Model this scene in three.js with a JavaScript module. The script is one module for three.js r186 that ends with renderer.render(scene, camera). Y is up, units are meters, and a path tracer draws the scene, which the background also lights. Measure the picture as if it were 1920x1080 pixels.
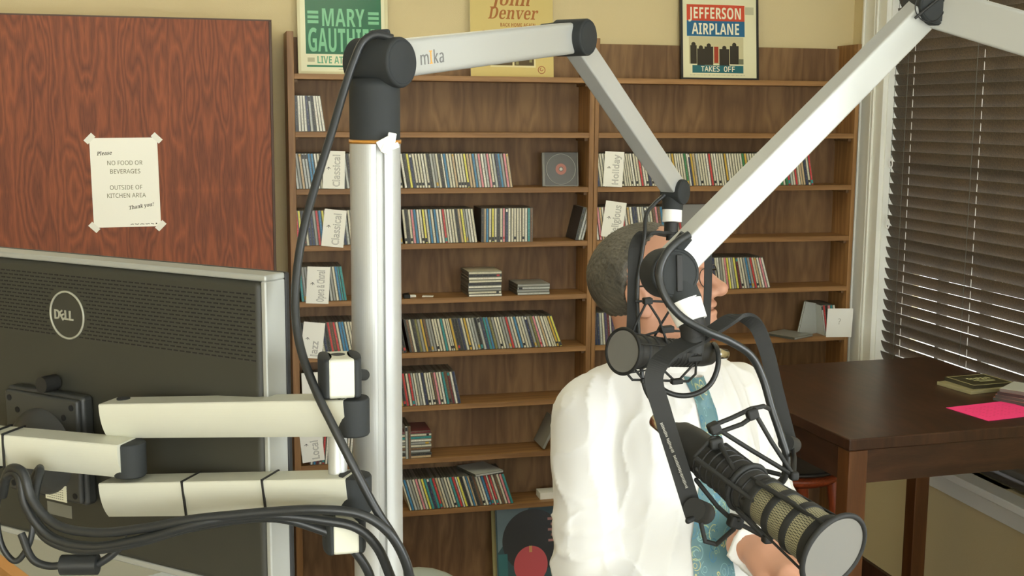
import * as THREE from 'three';
import { RoundedBoxGeometry } from 'three/addons/geometries/RoundedBoxGeometry.js';
import { TextGeometry } from 'three/addons/geometries/TextGeometry.js';
import { FontLoader } from 'three/addons/loaders/FontLoader.js';
import { mergeGeometries, mergeVertices } from 'three/addons/utils/BufferGeometryUtils.js';
import { RectAreaLightUniformsLib } from 'three/addons/lights/RectAreaLightUniformsLib.js';
import { createNoise2D, createNoise3D } from 'simplex-noise';

// ------------------------------------------------------------------ camera, sky, exposure
RectAreaLightUniformsLib.init();
const V = (x, y, z) => new THREE.Vector3(x, y, z);
const scene = new THREE.Scene();
const camera = new THREE.PerspectiveCamera(26.755, 16 / 9, 0.05, 80);
camera.rotation.order = 'YXZ';
camera.position.set(0, 1.869, 4.298);
camera.rotation.set(-0.14326, -0.24472, 0.00723);
scene.add(camera);
const renderer = new THREE.WebGLRenderer();
renderer.toneMapping = THREE.LinearToneMapping;
renderer.toneMappingExposure = 0.63;
renderer.shadowMap.enabled = true;
scene.background = new THREE.Color().setRGB(12.5, 13.2, 13.8);       // bright overcast sky outside the windows

// the ceiling's light panels: their glowing diffusers are built with the ceiling below
const PANELS = [[-0.7, 1.25], [0.5, 1.25], [1.7, 1.25], [-0.3, 5.3], [1.35, 5.3]];
const PANEL_COLOR = new THREE.Color().setRGB(1.0, 0.955, 0.66);
for (const [x, z] of PANELS) {
  const l = new THREE.RectAreaLight(PANEL_COLOR, 4.3, 0.56, 1.16);
  l.position.set(x, 2.735, z); l.rotation.x = -Math.PI / 2; scene.add(l);
}
// daylight in the open window beside the camera
const DAY = new THREE.RectAreaLight(new THREE.Color().setRGB(0.93, 1.0, 1.03), 11, 1.5, 1.55);
DAY.position.set(2.56, 1.62, 4.85); DAY.rotation.y = Math.PI / 2; scene.add(DAY);
// sunlit blinds of the wide window behind the camera
const DAY2 = new THREE.RectAreaLight(new THREE.Color().setRGB(1.0, 0.99, 0.74), 3.5, 3.1, 1.45);
DAY2.position.set(-0.2, 1.72, 6.57); scene.add(DAY2);

// ------------------------------------------------------------------ helpers
function rng(seed) { let s = seed >>> 0; return () => { s = (s + 0x6D2B79F5) | 0; let t = Math.imul(s ^ (s >>> 15), 1 | s); t = (t + Math.imul(t ^ (t >>> 7), 61 | t)) ^ t; return ((t ^ (t >>> 14)) >>> 0) / 4294967296; }; }
const R0 = rng(7), noise2 = createNoise2D(rng(11)), noise3 = createNoise3D(rng(13));
const rgb = (r, g, b) => new THREE.Color().setRGB(r, g, b);
const names = {};
function numbered(n) { const k = names[n] = (names[n] ?? -1) + 1; return k ? n + '_' + String(k).padStart(3, '0') : n; }
function std(color, roughness = 0.6, metalness = 0, more = {}) { return new THREE.MeshStandardMaterial({ color, roughness, metalness, ...more }); }
function phys(o) { return new THREE.MeshPhysicalMaterial(o); }
function place(g, [x, y, z] = [0, 0, 0], [rx, ry, rz] = [0, 0, 0]) {
  g.applyMatrix4(new THREE.Matrix4().makeRotationFromEuler(new THREE.Euler(rx, ry, rz)).setPosition(x, y, z)); return g;
}
function merged(list) {
  const gs = list.map((g) => { g = g.index ? g.toNonIndexed() : g; for (const k of Object.keys(g.attributes)) if (!['position', 'normal', 'uv'].includes(k)) g.deleteAttribute(k); if (!g.attributes.uv) g.setAttribute('uv', new THREE.BufferAttribute(new Float32Array(g.attributes.position.count * 2), 2)); return g; });
  return gs.length === 1 ? gs[0] : mergeGeometries(gs);
}
function obj(name, g, m, parent) {
  const mesh = new THREE.Mesh(Array.isArray(g) ? merged(g) : g, m);
  mesh.name = parent ? name : numbered(name); mesh.castShadow = mesh.receiveShadow = true; (parent ?? scene).add(mesh); return mesh;
}
function tag(o, label, category, group, kind) { if (label) o.userData.label = label; if (category) o.userData.category = category; if (group) o.userData.group = group; if (kind) o.userData.kind = kind; return o; }
function thing(name, label, category, pos = [0, 0, 0], turn = 0, group) {
  const o = new THREE.Group(); o.name = numbered(name); o.position.set(...pos); o.rotation.y = turn; scene.add(o); return tag(o, label, category, group);
}
function struct(name, g, m) { const o = obj(name, g, m); o.userData.kind = 'structure'; return o; }
function box(w, h, d, pos, rot, r = 0) { return place(r ? new RoundedBoxGeometry(w, h, d, 2, r) : new THREE.BoxGeometry(w, h, d), pos, rot); }
function span(x0, x1, y0, y1, z0, z1, r = 0) { return box(x1 - x0, y1 - y0, z1 - z0, [(x0 + x1) / 2, (y0 + y1) / 2, (z0 + z1) / 2], [0, 0, 0], r); }
// uv in metres, taken from the two axes across which each face lies
function metricUV(g, s = 1) {
  g = g.index ? g.toNonIndexed() : g; const p = g.attributes.position, n = g.attributes.normal, uv = new Float32Array(p.count * 2);
  for (let i = 0; i < p.count; i++) {
    const ax = Math.abs(n.getX(i)), ay = Math.abs(n.getY(i)), az = Math.abs(n.getZ(i));
    const [u, v] = ay > ax && ay > az ? [p.getX(i), p.getZ(i)] : ax > az ? [p.getZ(i), p.getY(i)] : [p.getX(i), p.getY(i)];
    uv[2 * i] = u * s; uv[2 * i + 1] = v * s;
  }
  g.setAttribute('uv', new THREE.BufferAttribute(uv, 2)); return g;
}
// u and v exchanged: grain of a vertical-grain texture laid along x
function turnUV(g) { const uv = g.attributes.uv; for (let i = 0; i < uv.count; i++) { const a = uv.getX(i); uv.setXY(i, uv.getY(i), a); } return g; }
function tube(points, r, seg = 60, radial = 10) { return new THREE.TubeGeometry(new THREE.CatmullRomCurve3(points, false, 'centripetal'), seg, r, radial, false); }
function rod(a, b, r, r2 = r, n = 10) {
  const d = b.clone().sub(a), g = new THREE.CylinderGeometry(r2, r, d.length(), n);
  g.applyQuaternion(new THREE.Quaternion().setFromUnitVectors(V(0, 1, 0), d.clone().normalize())); const m = a.clone().add(b).multiplyScalar(0.5); g.translate(m.x, m.y, m.z); return g;
}
function path(points, r) { const gs = []; for (let i = 0; i + 1 < points.length; i++) gs.push(rod(points[i], points[i + 1], r)); for (const q of points) { const s = new THREE.SphereGeometry(r * 1.02, 8, 6); s.translate(q.x, q.y, q.z); gs.push(s); } return merged(gs); }
// orientation with local x from a to b and local y as near to up as it goes
function frameAB(a, b, up = V(0, 1, 0)) { const x = b.clone().sub(a).normalize(), z = x.clone().cross(up).normalize(), y = z.clone().cross(x); return new THREE.Matrix4().makeBasis(x, y, z); }
function setFrame(o, origin, m) { o.position.copy(origin); o.quaternion.setFromRotationMatrix(m); return o; }
// a flat bar swept along points; the wide side lies along `wide`
function strap(points, w, t, wide) {
  const c = new THREE.CatmullRomCurve3(points, false, 'centripetal'), N = 48, pos = [], idx = [];
  for (let i = 0; i <= N; i++) {
    const q = c.getPoint(i / N), tan = c.getTangent(i / N), a = wide.clone().addScaledVector(tan, -wide.dot(tan)).normalize(), b = tan.clone().cross(a);
    for (const [sa, sb] of [[-1, -1], [1, -1], [1, 1], [-1, 1]]) { const s = q.clone().addScaledVector(a, sa * w / 2).addScaledVector(b, sb * t / 2); pos.push(s.x, s.y, s.z); }
  }
  for (let i = 0; i < N; i++) for (let k = 0; k < 4; k++) { const a = i * 4 + k, b = i * 4 + (k + 1) % 4; idx.push(a, b, b + 4, a, b + 4, a + 4); }
  idx.push(0, 2, 1, 0, 3, 2, N * 4, N * 4 + 1, N * 4 + 2, N * 4, N * 4 + 2, N * 4 + 3);
  let g = new THREE.BufferGeometry(); g.setAttribute('position', new THREE.Float32BufferAttribute(pos, 3)); g.setIndex(idx); g = g.toNonIndexed(); g.computeVertexNormals(); return g;
}
// extruded rounded profile along local x from x0 to x1, w across z and h across y
function profile(x0, x1, h, w, r) {
  const s = new THREE.Shape(), a = w / 2, b = h / 2;
  s.moveTo(-a + r, -b); s.lineTo(a - r, -b); s.quadraticCurveTo(a, -b, a, -b + r); s.lineTo(a, b - r); s.quadraticCurveTo(a, b, a - r, b); s.lineTo(-a + r, b); s.quadraticCurveTo(-a, b, -a, b - r); s.lineTo(-a, -b + r); s.quadraticCurveTo(-a, -b, -a + r, -b);
  const g = new THREE.ExtrudeGeometry(s, { depth: x1 - x0, bevelEnabled: false, curveSegments: 8 }); g.rotateY(Math.PI / 2); g.translate(x0, 0, 0); return g;
}
function lathe(pts, seg = 40) { return new THREE.LatheGeometry(pts.map(([r, y]) => new THREE.Vector2(r, y)), seg); }
function dataTex(w, h, fn, srgb = true, repeat = true) {
  const d = new Uint8Array(w * h * 4);
  for (let j = 0; j < h; j++) for (let i = 0; i < w; i++) { const c = fn(i / w, j / h, i, j), k = (j * w + i) * 4; d[k] = c[0]; d[k + 1] = c[1]; d[k + 2] = c[2]; d[k + 3] = 255; }
  const t = new THREE.DataTexture(d, w, h); t.magFilter = THREE.LinearFilter; t.minFilter = THREE.LinearMipmapLinearFilter; t.generateMipmaps = true;
  if (srgb) t.colorSpace = THREE.SRGBColorSpace; if (repeat) t.wrapS = t.wrapT = THREE.RepeatWrapping; t.needsUpdate = true; return t;
}
function canvasTex(w, h, draw) {
  const c = document.createElement('canvas'); c.width = w; c.height = h; draw(c.getContext('2d'), w, h);
  const t = new THREE.CanvasTexture(c); t.colorSpace = THREE.SRGBColorSpace; return t;
}
const mix = (a, b, t) => a.map((v, i) => v + (b[i] - v) * t), clamp = (v, a = 0, b = 1) => Math.min(b, Math.max(a, v)), sm = (a, b, v) => { const t = clamp((v - a) / (b - a)); return t * t * (3 - 2 * t); };

// ------------------------------------------------------------------ materials
// wood: grain along v. figure = how far the growth rings wander (cathedral figure)
function woodTex(light, dark, { rings = 9, wander = 1.0, fine = 0.35, pores = 0.4, seed = 0, w = 768, h = 768, patch = 0.25 } = {}) {
  return dataTex(w, h, (u, v) => {
    // seamless by mirroring
    const uu = 1 - Math.abs(2 * u - 1), vv = 1 - Math.abs(2 * v - 1);
    const n = noise2(uu * 2.2 + seed, vv * 0.9 + seed) * 0.55 + noise2(uu * 5 + seed, vv * 2.1 - seed) * 0.25 + noise2(uu * 14, vv * 5 + seed) * 0.07;
    const ring = Math.abs(((uu * rings + n * wander * rings * 0.45) % 1 + 1) % 1 * 2 - 1);
    const f = noise2(uu * 190 + seed, vv * 7) * 0.5 + noise2(uu * 420, vv * 15 + seed) * 0.5;
    const po = sm(0.35, 0.85, noise2(uu * 260 + 5, vv * 9 + seed * 3)) * pores;
    const p = noise2(uu * 1.6 + 9 + seed, vv * 1.1) * patch;
    const t = clamp(0.42 + (ring - 0.5) * 0.55 * (wander > 0 ? 1 : 0.4) + f * fine * 0.5 + po * 0.7 + p);
    return mix(light, dark, t);
  });
}
const TEX = {
  oak: woodTex([150, 80, 44], [92, 44, 22], { rings: 9, wander: 1.1, fine: 0.5, pores: 0.5, seed: 3, w: 1024, h: 1024, patch: 0.12 }),
  ply: woodTex([140, 108, 72], [98, 70, 44], { rings: 4, wander: 0.9, fine: 0.35, pores: 0.15, seed: 21, patch: 0.3 }),
  edge: woodTex([168, 126, 78], [122, 86, 48], { rings: 5, wander: 0.3, fine: 0.4, pores: 0.15, seed: 41, w: 512, h: 512 }),
  walnut: woodTex([78, 50, 36], [48, 29, 21], { rings: 5, wander: 0.6, fine: 0.5, pores: 0.35, seed: 61, patch: 0.3 }),
};
const wood = (t, rep, rough = 0.5, more = {}) => { const c = t.clone(); c.repeat.set(rep[0], rep[1]); c.needsUpdate = true; return std(0xffffff, rough, 0, { map: c, ...more }); };
const paintBump = dataTex(256, 256, (u, v, i, j) => { const n = 128 + 50 * noise2(i * 0.22, j * 0.22) + 40 * noise2(i * 0.6, j * 0.6); return [n, n, n]; }, false);
paintBump.repeat.set(4, 4);
const M = {
  wall: std(rgb(0.70, 0.59, 0.34), 0.85, 0, { bumpMap: paintBump, bumpScale: 0.0006 }),
  ceiling: std(rgb(0.8, 0.79, 0.74), 0.9),
  trim: std(rgb(0.84, 0.85, 0.79), 0.45),
  floor: wood(TEX.walnut, [0.8, 0.8], 0.5),
  baseboard: wood(TEX.walnut, [1, 1], 0.5),
  oak: wood(TEX.oak, [1.35, 0.62], 0.6),
  oakEdge: std(rgb(0.07, 0.035, 0.02), 0.55),
  ply: wood(TEX.ply, [1.5, 0.7], 0.6),
  shelf: wood(TEX.edge, [3, 0.6], 0.5),
  stile: wood(TEX.edge, [3, 0.8], 0.48),
  table: wood(TEX.walnut, [1.6, 1.0], 0.32, { color: rgb(0.8, 0.78, 0.72) }),
  cream: std(rgb(0.56, 0.56, 0.46), 0.5, 0.15),
  alu: std(rgb(0.47, 0.48, 0.45), 0.45, 0.3),
  alu2: std(rgb(0.47, 0.48, 0.46), 0.42, 0.4),
  joint: std(rgb(0.017, 0.02, 0.02), 0.78),
  black: std(rgb(0.01, 0.01, 0.009), 0.6),
  blackSatin: std(rgb(0.01, 0.0105, 0.009), 0.7),
  rubber: std(rgb(0.016, 0.018, 0.018), 0.4),
  plastic: std(rgb(0.028, 0.028, 0.02), 0.55),
  silver: std(rgb(0.36, 0.37, 0.34), 0.45, 0.3),
  chrome: std(rgb(0.75, 0.74, 0.7), 0.18, 1),
  white: std(rgb(0.8, 0.8, 0.76), 0.5),
  paper: std(rgb(0.82, 0.82, 0.76), 0.85),
  orange: std(rgb(0.72, 0.33, 0.06), 0.5),
  glass: phys({ color: 0xffffff, roughness: 0.02, transmission: 1, thickness: 0, ior: 1.5 }),
};

// ------------------------------------------------------------------ the room
const XW = 2.514, ZB = -0.165, XL = -2.6, ZF = 6.6, H = 2.75;
struct('floor', metricUV(span(XL - 0.2, XW + 0.2, -0.1, 0, ZB - 0.2, ZF + 0.2)), M.floor);
{
  const c = struct('ceiling', metricUV(span(XL - 0.2, XW + 0.2, H, H + 0.12, ZB - 0.2, ZF + 0.2)), M.ceiling);
  const dm = std(rgb(0.85, 0.85, 0.8), 0.6, 0, { emissive: PANEL_COLOR, emissiveIntensity: 1.6 });
  for (const [x, z] of PANELS) {
    const t = thing('ceiling_light', 'flat rectangular ceiling light panel with a glowing diffuser', 'light', [x, H, z], 0, 'ceiling light panels');
    obj('frame', [span(-0.31, -0.285, -0.02, 0, -0.61, 0.61), span(0.285, 0.31, -0.02, 0, -0.61, 0.61), span(-0.285, 0.285, -0.02, 0, -0.61, -0.585), span(-0.285, 0.285, -0.02, 0, 0.585, 0.61)], M.white, t);
    obj('diffuser', span(-0.285, 0.285, -0.008, -0.001, -0.585, 0.585), dm, t);
  }
}
struct('wall_back', metricUV(span(XL - 0.2, XW + 0.2, 0, H, ZB - 0.18, ZB)), M.wall);
struct('wall_left', metricUV(span(XL - 0.18, XL, 0, H, ZB, ZF)), M.wall);
const W3 = { x0: -1.8, x1: 1.4, y0: 0.95, y1: 2.48 };
struct('wall_front', [span(XL - 0.2, W3.x0, 0, H, ZF, ZF + 0.18), span(W3.x1, XW + 0.2, 0, H, ZF, ZF + 0.18), span(W3.x0, W3.x1, 0, W3.y0, ZF, ZF + 0.18), span(W3.x0, W3.x1, W3.y1, H, ZF, ZF + 0.18)].map((g) => metricUV(g)), M.wall);
{
  const o = new THREE.Group(); o.name = 'window_3'; o.userData.kind = 'structure'; scene.add(o);
  const z0 = ZF + 0.06, z1 = ZF + 0.12;
  obj('sash_frame', [span(W3.x0, W3.x0 + 0.06, W3.y0, W3.y1, z0, z1), span(W3.x1 - 0.06, W3.x1, W3.y0, W3.y1, z0, z1), span(W3.x0 + 0.06, W3.x1 - 0.06, W3.y0, W3.y0 + 0.06, z0, z1), span(W3.x0 + 0.06, W3.x1 - 0.06, W3.y1 - 0.06, W3.y1, z0, z1)], M.trim, o);
  for (const x of [-0.73, 0.33]) obj('mullion', span(x - 0.03, x + 0.03, W3.y0 + 0.06, W3.y1 - 0.06, z0, z1), M.trim, o);
  for (const [a, b] of [[W3.x0 + 0.06, -0.76], [-0.7, 0.3], [0.36, W3.x1 - 0.06]]) obj('pane', place(new THREE.PlaneGeometry(b - a, W3.y1 - W3.y0 - 0.12), [(a + b) / 2, (W3.y0 + W3.y1) / 2, ZF + 0.09], [0, Math.PI, 0]), M.glass, o);
}
// right wall with two window openings
const W1 = { z0: 0.112, z1: 1.235, y0: 0.655, y1: 2.42 }, W2 = { z0: 4.05, z1: 5.65, y0: 0.8, y1: 2.42 };
struct('wall_right', [
  span(XW, XW + 0.18, 0, H, ZB, W1.z0), span(XW, XW + 0.18, 0, W1.y0, W1.z0, W1.z1), span(XW, XW + 0.18, W1.y1, H, W1.z0, W1.z1),
  span(XW, XW + 0.18, 0, H, W1.z1, W2.z0), span(XW, XW + 0.18, 0, W2.y0, W2.z0, W2.z1), span(XW, XW + 0.18, W2.y1, H, W2.z0, W2.z1),
  span(XW, XW + 0.18, 0, H, W2.z1, ZF)].map((g) => metricUV(g)), M.wall);
struct('baseboard_right', metricUV(span(XW - 0.016, XW, 0, 0.112, ZB, ZF)), M.baseboard);
struct('baseboard_back', metricUV(span(XL, XW - 0.016, 0, 0.112, ZB, ZB + 0.0145)), M.baseboard);
// casing with its two beads, a board each
function casing(name, wn, far) {
  const g = [], x0 = XW - 0.02;
  const side = (a, b, inner) => {        // vertical board from z=a to z=b, inner bead at `inner`
    g.push(span(x0, XW, 0.655, wn.y1 + 0.12, Math.min(a, b), Math.max(a, b)));
    const s = Math.sign(inner - a), outer = s > 0 ? a : b;
    for (const z of [Math.min(a, b) + 0.008, Math.max(a, b) - 0.075, Math.max(a, b) - 0.058]) g.push(span(x0 - 0.009, x0, 0.655, wn.y1 + 0.12, z - 0.006, z + 0.006, 0.003));
    return outer;
  };
  side(wn.z0 - 0.165, wn.z0, wn.z0); side(wn.z1, wn.z1 + 0.14, wn.z1);
  g.push(span(x0, XW, wn.y1, wn.y1 + 0.12, wn.z0, wn.z1));
  struct(name, g, M.trim);
}
casing('trim_1', W1); casing('trim_2', W2);
// white jamb lining of the far window
struct('trim_5', [span(XW - 0.001, XW + 0.06, W1.y0, W1.y1 - 0.004, W1.z0, W1.z0 + 0.005), span(XW - 0.001, XW + 0.06, W1.y0, W1.y1 - 0.004, W1.z1 - 0.005, W1.z1), span(XW - 0.001, XW + 0.06, W1.y1 - 0.004, W1.y1, W1.z0, W1.z1)], M.trim);
struct('trim_3', [span(XW - 0.075, XW + 0.03, 0.628, 0.655, W1.z0 - 0.16, W1.z1 + 0.14, 0.004), span(XW - 0.02, XW, 0.548, 0.628, W1.z0 - 0.13, W1.z1 + 0.12, 0.003)], M.trim);
struct('trim_4', [span(XW - 0.075, XW + 0.03, 0.773, 0.8, W2.z0 - 0.16, W2.z1 + 0.14, 0.004), span(XW - 0.02, XW, 0.69, 0.773, W2.z0 - 0.13, W2.z1 + 0.12, 0.003)], M.trim);
function sash(name, wn, us, vs) {
  const o = new THREE.Group(); o.name = name; o.userData.kind = 'structure'; scene.add(o);
  const X = 2.605, t = 0.03, fm = std(rgb(0.16, 0.15, 0.13), 0.5);
  obj('sash_frame', [span(X - t, X + t, wn.y0, wn.y1, wn.z0, wn.z0 + 0.05), span(X - t, X + t, wn.y0, wn.y1, wn.z1 - 0.05, wn.z1), span(X - t, X + t, wn.y0, wn.y0 + 0.07, wn.z0 + 0.05, wn.z1 - 0.05), span(X - t, X + t, wn.y1 - 0.06, wn.y1, wn.z0 + 0.05, wn.z1 - 0.05)], fm, o);
  for (const z of us) obj('muntin', span(X - 0.015, X + 0.015, wn.y0 + 0.07, wn.y1 - 0.06, z - 0.012, z + 0.012), fm, o);
  for (const y of vs) obj('muntin', span(X - 0.0145, X + 0.0145, y - 0.014, y + 0.014, wn.z0 + 0.05, wn.z1 - 0.05), fm, o);
  const zs = [wn.z0 + 0.05, ...us, wn.z1 - 0.05], ys = [wn.y0 + 0.07, ...vs, wn.y1 - 0.06];
  for (let i = 0; i + 1 < zs.length; i++) for (let j = 0; j + 1 < ys.length; j++) { const g = new THREE.PlaneGeometry(zs[i + 1] - zs[i], ys[j + 1] - ys[j]); g.rotateY(-Math.PI / 2); g.translate(X, (ys[j] + ys[j + 1]) / 2, (zs[i] + zs[i + 1]) / 2); obj('pane', g, M.glass, o); }
}
sash('window_1', W1, [0.407, 0.666, 0.926], [1.076, 1.379, 1.684, 1.99, 2.2]);
sash('window_2', W2, [4.85], [1.61]);
// pavement outside
tag(struct('ground', span(XW + 0.3, 12, -0.35, -0.25, -9, 14), std(rgb(0.55, 0.54, 0.5), 0.9)), 'pale concrete pavement outside the window', 'pavement');

// ------------------------------------------------------------------ venetian blind in the far window
{
  const t = thing('venetian_blind', 'dark wooden venetian blind, nearly closed, in the far window', 'blind', [2.545, 0, 0]);
  const z0 = W1.z0 + 0.009, z1 = W1.z1 - 0.009, L = z1 - z0, pitch = 0.041, w = 0.05, th = 62.5 * Math.PI / 180;
  // a slat: a shallow arc across, its room edge up
  const N = 6, pos = [], idx = [], T = 0.0024;
  const prof = [];
  for (let i = 0; i <= N; i++) { const s = (i / N - 0.5) * w, c = 0.0032 * (1 - (2 * s / w) ** 2); prof.push([-s * Math.cos(th) - c * Math.sin(th), s * Math.sin(th) - c * Math.cos(th)]); }
  const sh = new THREE.Shape(); prof.forEach(([x, y], i) => i ? sh.lineTo(x, y) : sh.moveTo(x, y));
  for (let i = N; i >= 0; i--) sh.lineTo(prof[i][0] + T * Math.sin(th), prof[i][1] + T * Math.cos(th));
  const slat = new THREE.ExtrudeGeometry(sh, { depth: L, bevelEnabled: false }); slat.translate(0, 0, z0);
  { const p = slat.attributes.position, uv = new Float32Array(p.count * 2); for (let i = 0; i < p.count; i++) { uv[2 * i] = p.getY(i) * 6; uv[2 * i + 1] = p.getZ(i) * 2; } slat.setAttribute('uv', new THREE.BufferAttribute(uv, 2)); }
  const grain = dataTex(256, 256, (u, v, i, j) => { const n = noise2(i * 0.05, j * 0.9) * 0.5 + noise2(i * 0.2, j * 0.3) * 0.5, k = 0.8 + 0.3 * n; return [132 * k, 115 * k, 90 * k]; });
  const sm_ = phys({ map: grain, color: 0xffffff, roughness: 0.7, transmission: 0.66, thickness: 0 });
  for (let y = 2.33; y > 0.705; y -= pitch) { const s = obj('slat', slat, sm_, t); s.position.y = y; }
  obj('head_rail', span(-0.03, 0.03, 2.365, 2.415, z0, z1), std(rgb(0.1, 0.085, 0.065), 0.5), t);
  obj('bottom_rail', span(-0.018, 0.022, 0.664, 0.684, z0, z1, 0.004), std(rgb(0.06, 0.05, 0.04), 0.5), t);
  const cm = std(rgb(0.8, 0.8, 0.78), 0.7), dm = std(rgb(0.12, 0.13, 0.11), 0.7);
  for (const z of [0.247, 0.667, 1.08]) {
    obj('ladder_cord', [rod(V(-0.0068, 0.68, z), V(-0.0068, 2.37, z), 0.0013)], cm, t);
    obj('lift_cord', [rod(V(-0.022, 0.68, z - 0.018), V(-0.022, 2.37, z - 0.018), 0.0009)], dm, t);
  }
  // pull cords ending in small loops
  for (const [y, z] of [[1.69, 0.156], [1.46, 0.156]]) {
    const g = new THREE.TorusGeometry(0.0085, 0.0026, 8, 20); g.scale(0.8, 1.9, 1); g.rotateY(-Math.PI / 2 + 0.6); g.translate(-0.03, y, z);
    obj('cord_loop', [g], cm, t);
    obj('pull_cord', [rod(V(-0.03, y + 0.016, z), V(-0.026, 2.37, z), 0.0008)], dm, t);
  }
}

// ------------------------------------------------------------------ tall cabinet side with its notice (left)
{
  const t = thing('tall_cabinet', 'tall reddish oak-veneer cabinet with a paper notice taped on', 'cabinet', [0, 0, 0.2]);
  obj('front_panel', metricUV(span(-1.35, 0.2, 0.02, 2.16, -0.02, 0)), M.oak, t);
  obj('edge_band', [span(0.2, 0.2095, 0.02, 2.16, -0.022, -0.001, 0.002), span(-1.35, 0.2095, 2.16, 2.165, -0.022, -0.001)], M.oakEdge, t);
  obj('body', metricUV(span(-1.34, 0.196, 0, 2.15, -0.36, -0.02)), M.oak, t);
  const tex = canvasTex(816, 1056, (c, w, h) => {
    c.fillStyle = '#f4f4ec'; c.fillRect(0, 0, w, h); c.fillStyle = '#6a6a52';
    c.textAlign = 'center'; c.font = '72px sans-serif';
    c.fillText('NO FOOD OR', 410, 320, 460); c.fillText('BEVERAGES', 410, 420, 440); c.fillText('OUTSIDE OF', 412, 610, 440); c.fillText('KITCHEN AREA', 410, 706, 520);
    c.fillStyle = '#33332a'; c.font = 'italic bold 60px serif'; c.save(); c.translate(170, 200); c.rotate(-0.05); c.fillText('Please', 0, 0, 180); c.restore();
    c.save(); c.translate(585, 830); c.rotate(-0.13); c.fillText('Thank you!', 0, 0, 310); c.restore();
    for (let x = 446; x < 730; x += 13) if (x % 5) c.fillRect(x, 1018 + (x % 3) * 2, 9, 9); c.fillRect(752, 1016, 16, 14);
  });
  const n = thing('paper_notice', 'white printed kitchen notice taped to the oak cabinet', 'notice', [-0.2635, 1.639, 0.2005]); n.rotation.z = 0.012;
  obj('sheet', new THREE.BoxGeometry(0.208, 0.287, 0.0006), [M.paper, M.paper, M.paper, M.paper, std(0xffffff, 0.85, 0, { map: tex }), M.paper], n);
  for (const [x, y] of [[-1, 1], [1, 1], [-1, -1], [1, -1]]) obj('tape', box(0.034, 0.018, 0.0006, [x * 0.103, y * 0.142, 0.0008], [0, 0, x * y * -Math.PI / 4]), M.paper, n);
}

// ------------------------------------------------------------------ bookcases
const SH = (k) => 2 - 0.2 * k;                     // height of shelf k's top face
function bookcase(label, x0, x1, t0, t1) {
  const t = thing('bookcase', label, 'bookcase', [0, 0, 0]);
  const zb = -0.142, top = 2.143;
  for (const [a, b] of [[x0, x0 + t0], [x1 - t1, x1]]) obj('side_panel', metricUV(span(a, b, 0, top, -0.16, 0, 0.0015)), M.stile, t);
  obj('back_panel', metricUV(span(x0 + t0, x1 - t1, 0, top - 0.012, -0.152, zb)), M.ply, t);
  for (let k = 0; k <= 8; k++) obj('shelf', turnUV(metricUV(span(x0 + t0, x1 - t1, SH(k) - 0.019, SH(k), zb, -0.0015, 0.001))), M.shelf, t);
  obj('bottom_shelf', turnUV(metricUV(span(x0 + t0, x1 - t1, 0.05, 0.07, zb, -0.0015))), M.shelf, t);
  obj('kick_board', turnUV(metricUV(span(x0 + t0, x1 - t1, 0, 0.05, -0.03, -0.012))), M.stile, t);
  // wooden cleats under each shelf at both sides
  for (let k = 0; k <= 8; k++) for (const x of [x0 + t0, x1 - t1 - 0.012]) obj('shelf_cleat', span(x, x + 0.012, SH(k) - 0.031, SH(k) - 0.0192, -0.13, -0.02), M.ply, t);
  return t;
}
const BL = [0.269, 1.382, 0.024, 0.019], BR = [1.3835, 2.46, 0.016, 0.017];
bookcase('brown wooden shelf unit full of discs behind the upright pole', ...BL);
bookcase('brown wooden shelf unit beside the window, behind the man', ...BR);

// ------------------------------------------------------------------ compact discs
const COL = { cream: '#d6d2ba', white: '#e4e3d6', grey: '#9a9c98', silver: '#b9bdb8', dark: '#2c2c30', black: '#17171a', navy: '#2c3558', blue: '#3a7fae', teal: '#2f8f92', green: '#2f7f4a', olive: '#7d7a45', yellow: '#e0d95a', gold: '#c9a43c', orange: '#dd7a33', red: '#c43a3c', pink: '#dc8b95', maroon: '#6b2a30', brown: '#6f513c', purple: '#4a3c68', tan: '#c6ae86' };
const CN = Object.keys(COL), COLS = 64, spineCol = [];
const spineTex = canvasTex(1024, 512, (c) => {
  const r = rng(99);
  for (let i = 0; i < COLS; i++) {
    const n = i < 60 ? CN[i % 20] : 'dark'; spineCol[i] = n; c.fillStyle = i < 60 ? COL[n] : ['#4d4f4a', '#6a6c66', '#3a3b38', '#8b8d86'][i - 60]; c.fillRect(i * 16, 0, 16, 512);
    if (i >= 60) continue;
    const lightCol = ['cream', 'white', 'silver', 'yellow', 'tan', 'pink'].includes(n), v = Math.floor(i / 20);
    // printed bands and specks where the titles run
    if (v === 1) { c.fillStyle = COL[['red', 'navy', 'dark', 'gold', 'white', 'teal'][Math.floor(r() * 6)]]; c.fillRect(i * 16 + 3, r() < 0.5 ? 18 : 430, 10, 26 + r() * 40); }
    c.fillStyle = lightCol ? ['#77726a', '#8a4a48', '#4a5a78'][Math.floor(r() * 3)] : ['#cfcdbf', '#b8ae7a'][Math.floor(r() * 2)]; c.globalAlpha = 0.55;
    for (let y = 60 + r() * 60; y < 420; y += 5 + r() * 9) if (r() < (v === 2 ? 0.75 : 0.5)) c.fillRect(i * 16 + 6 + r() * 1.5, y, 3 + r() * 2, 2 + r() * 4);
    c.globalAlpha = 1; c.fillStyle = '#55574f'; c.fillRect(i * 16, 0, 3, 512); c.fillStyle = '#6a6c62'; c.fillRect(i * 16 + 13, 0, 3, 512);
    c.fillStyle = '#5c5e56'; c.fillRect(i * 16, 0, 16, 7); c.fillRect(i * 16, 505, 16, 7);
  }
});
const CDM = std(0xffffff, 0.35, 0, { map: spineTex });
const CW = 0.0102, CH = 0.125, CD_ = 0.138;
const cdGeo = {};
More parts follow.
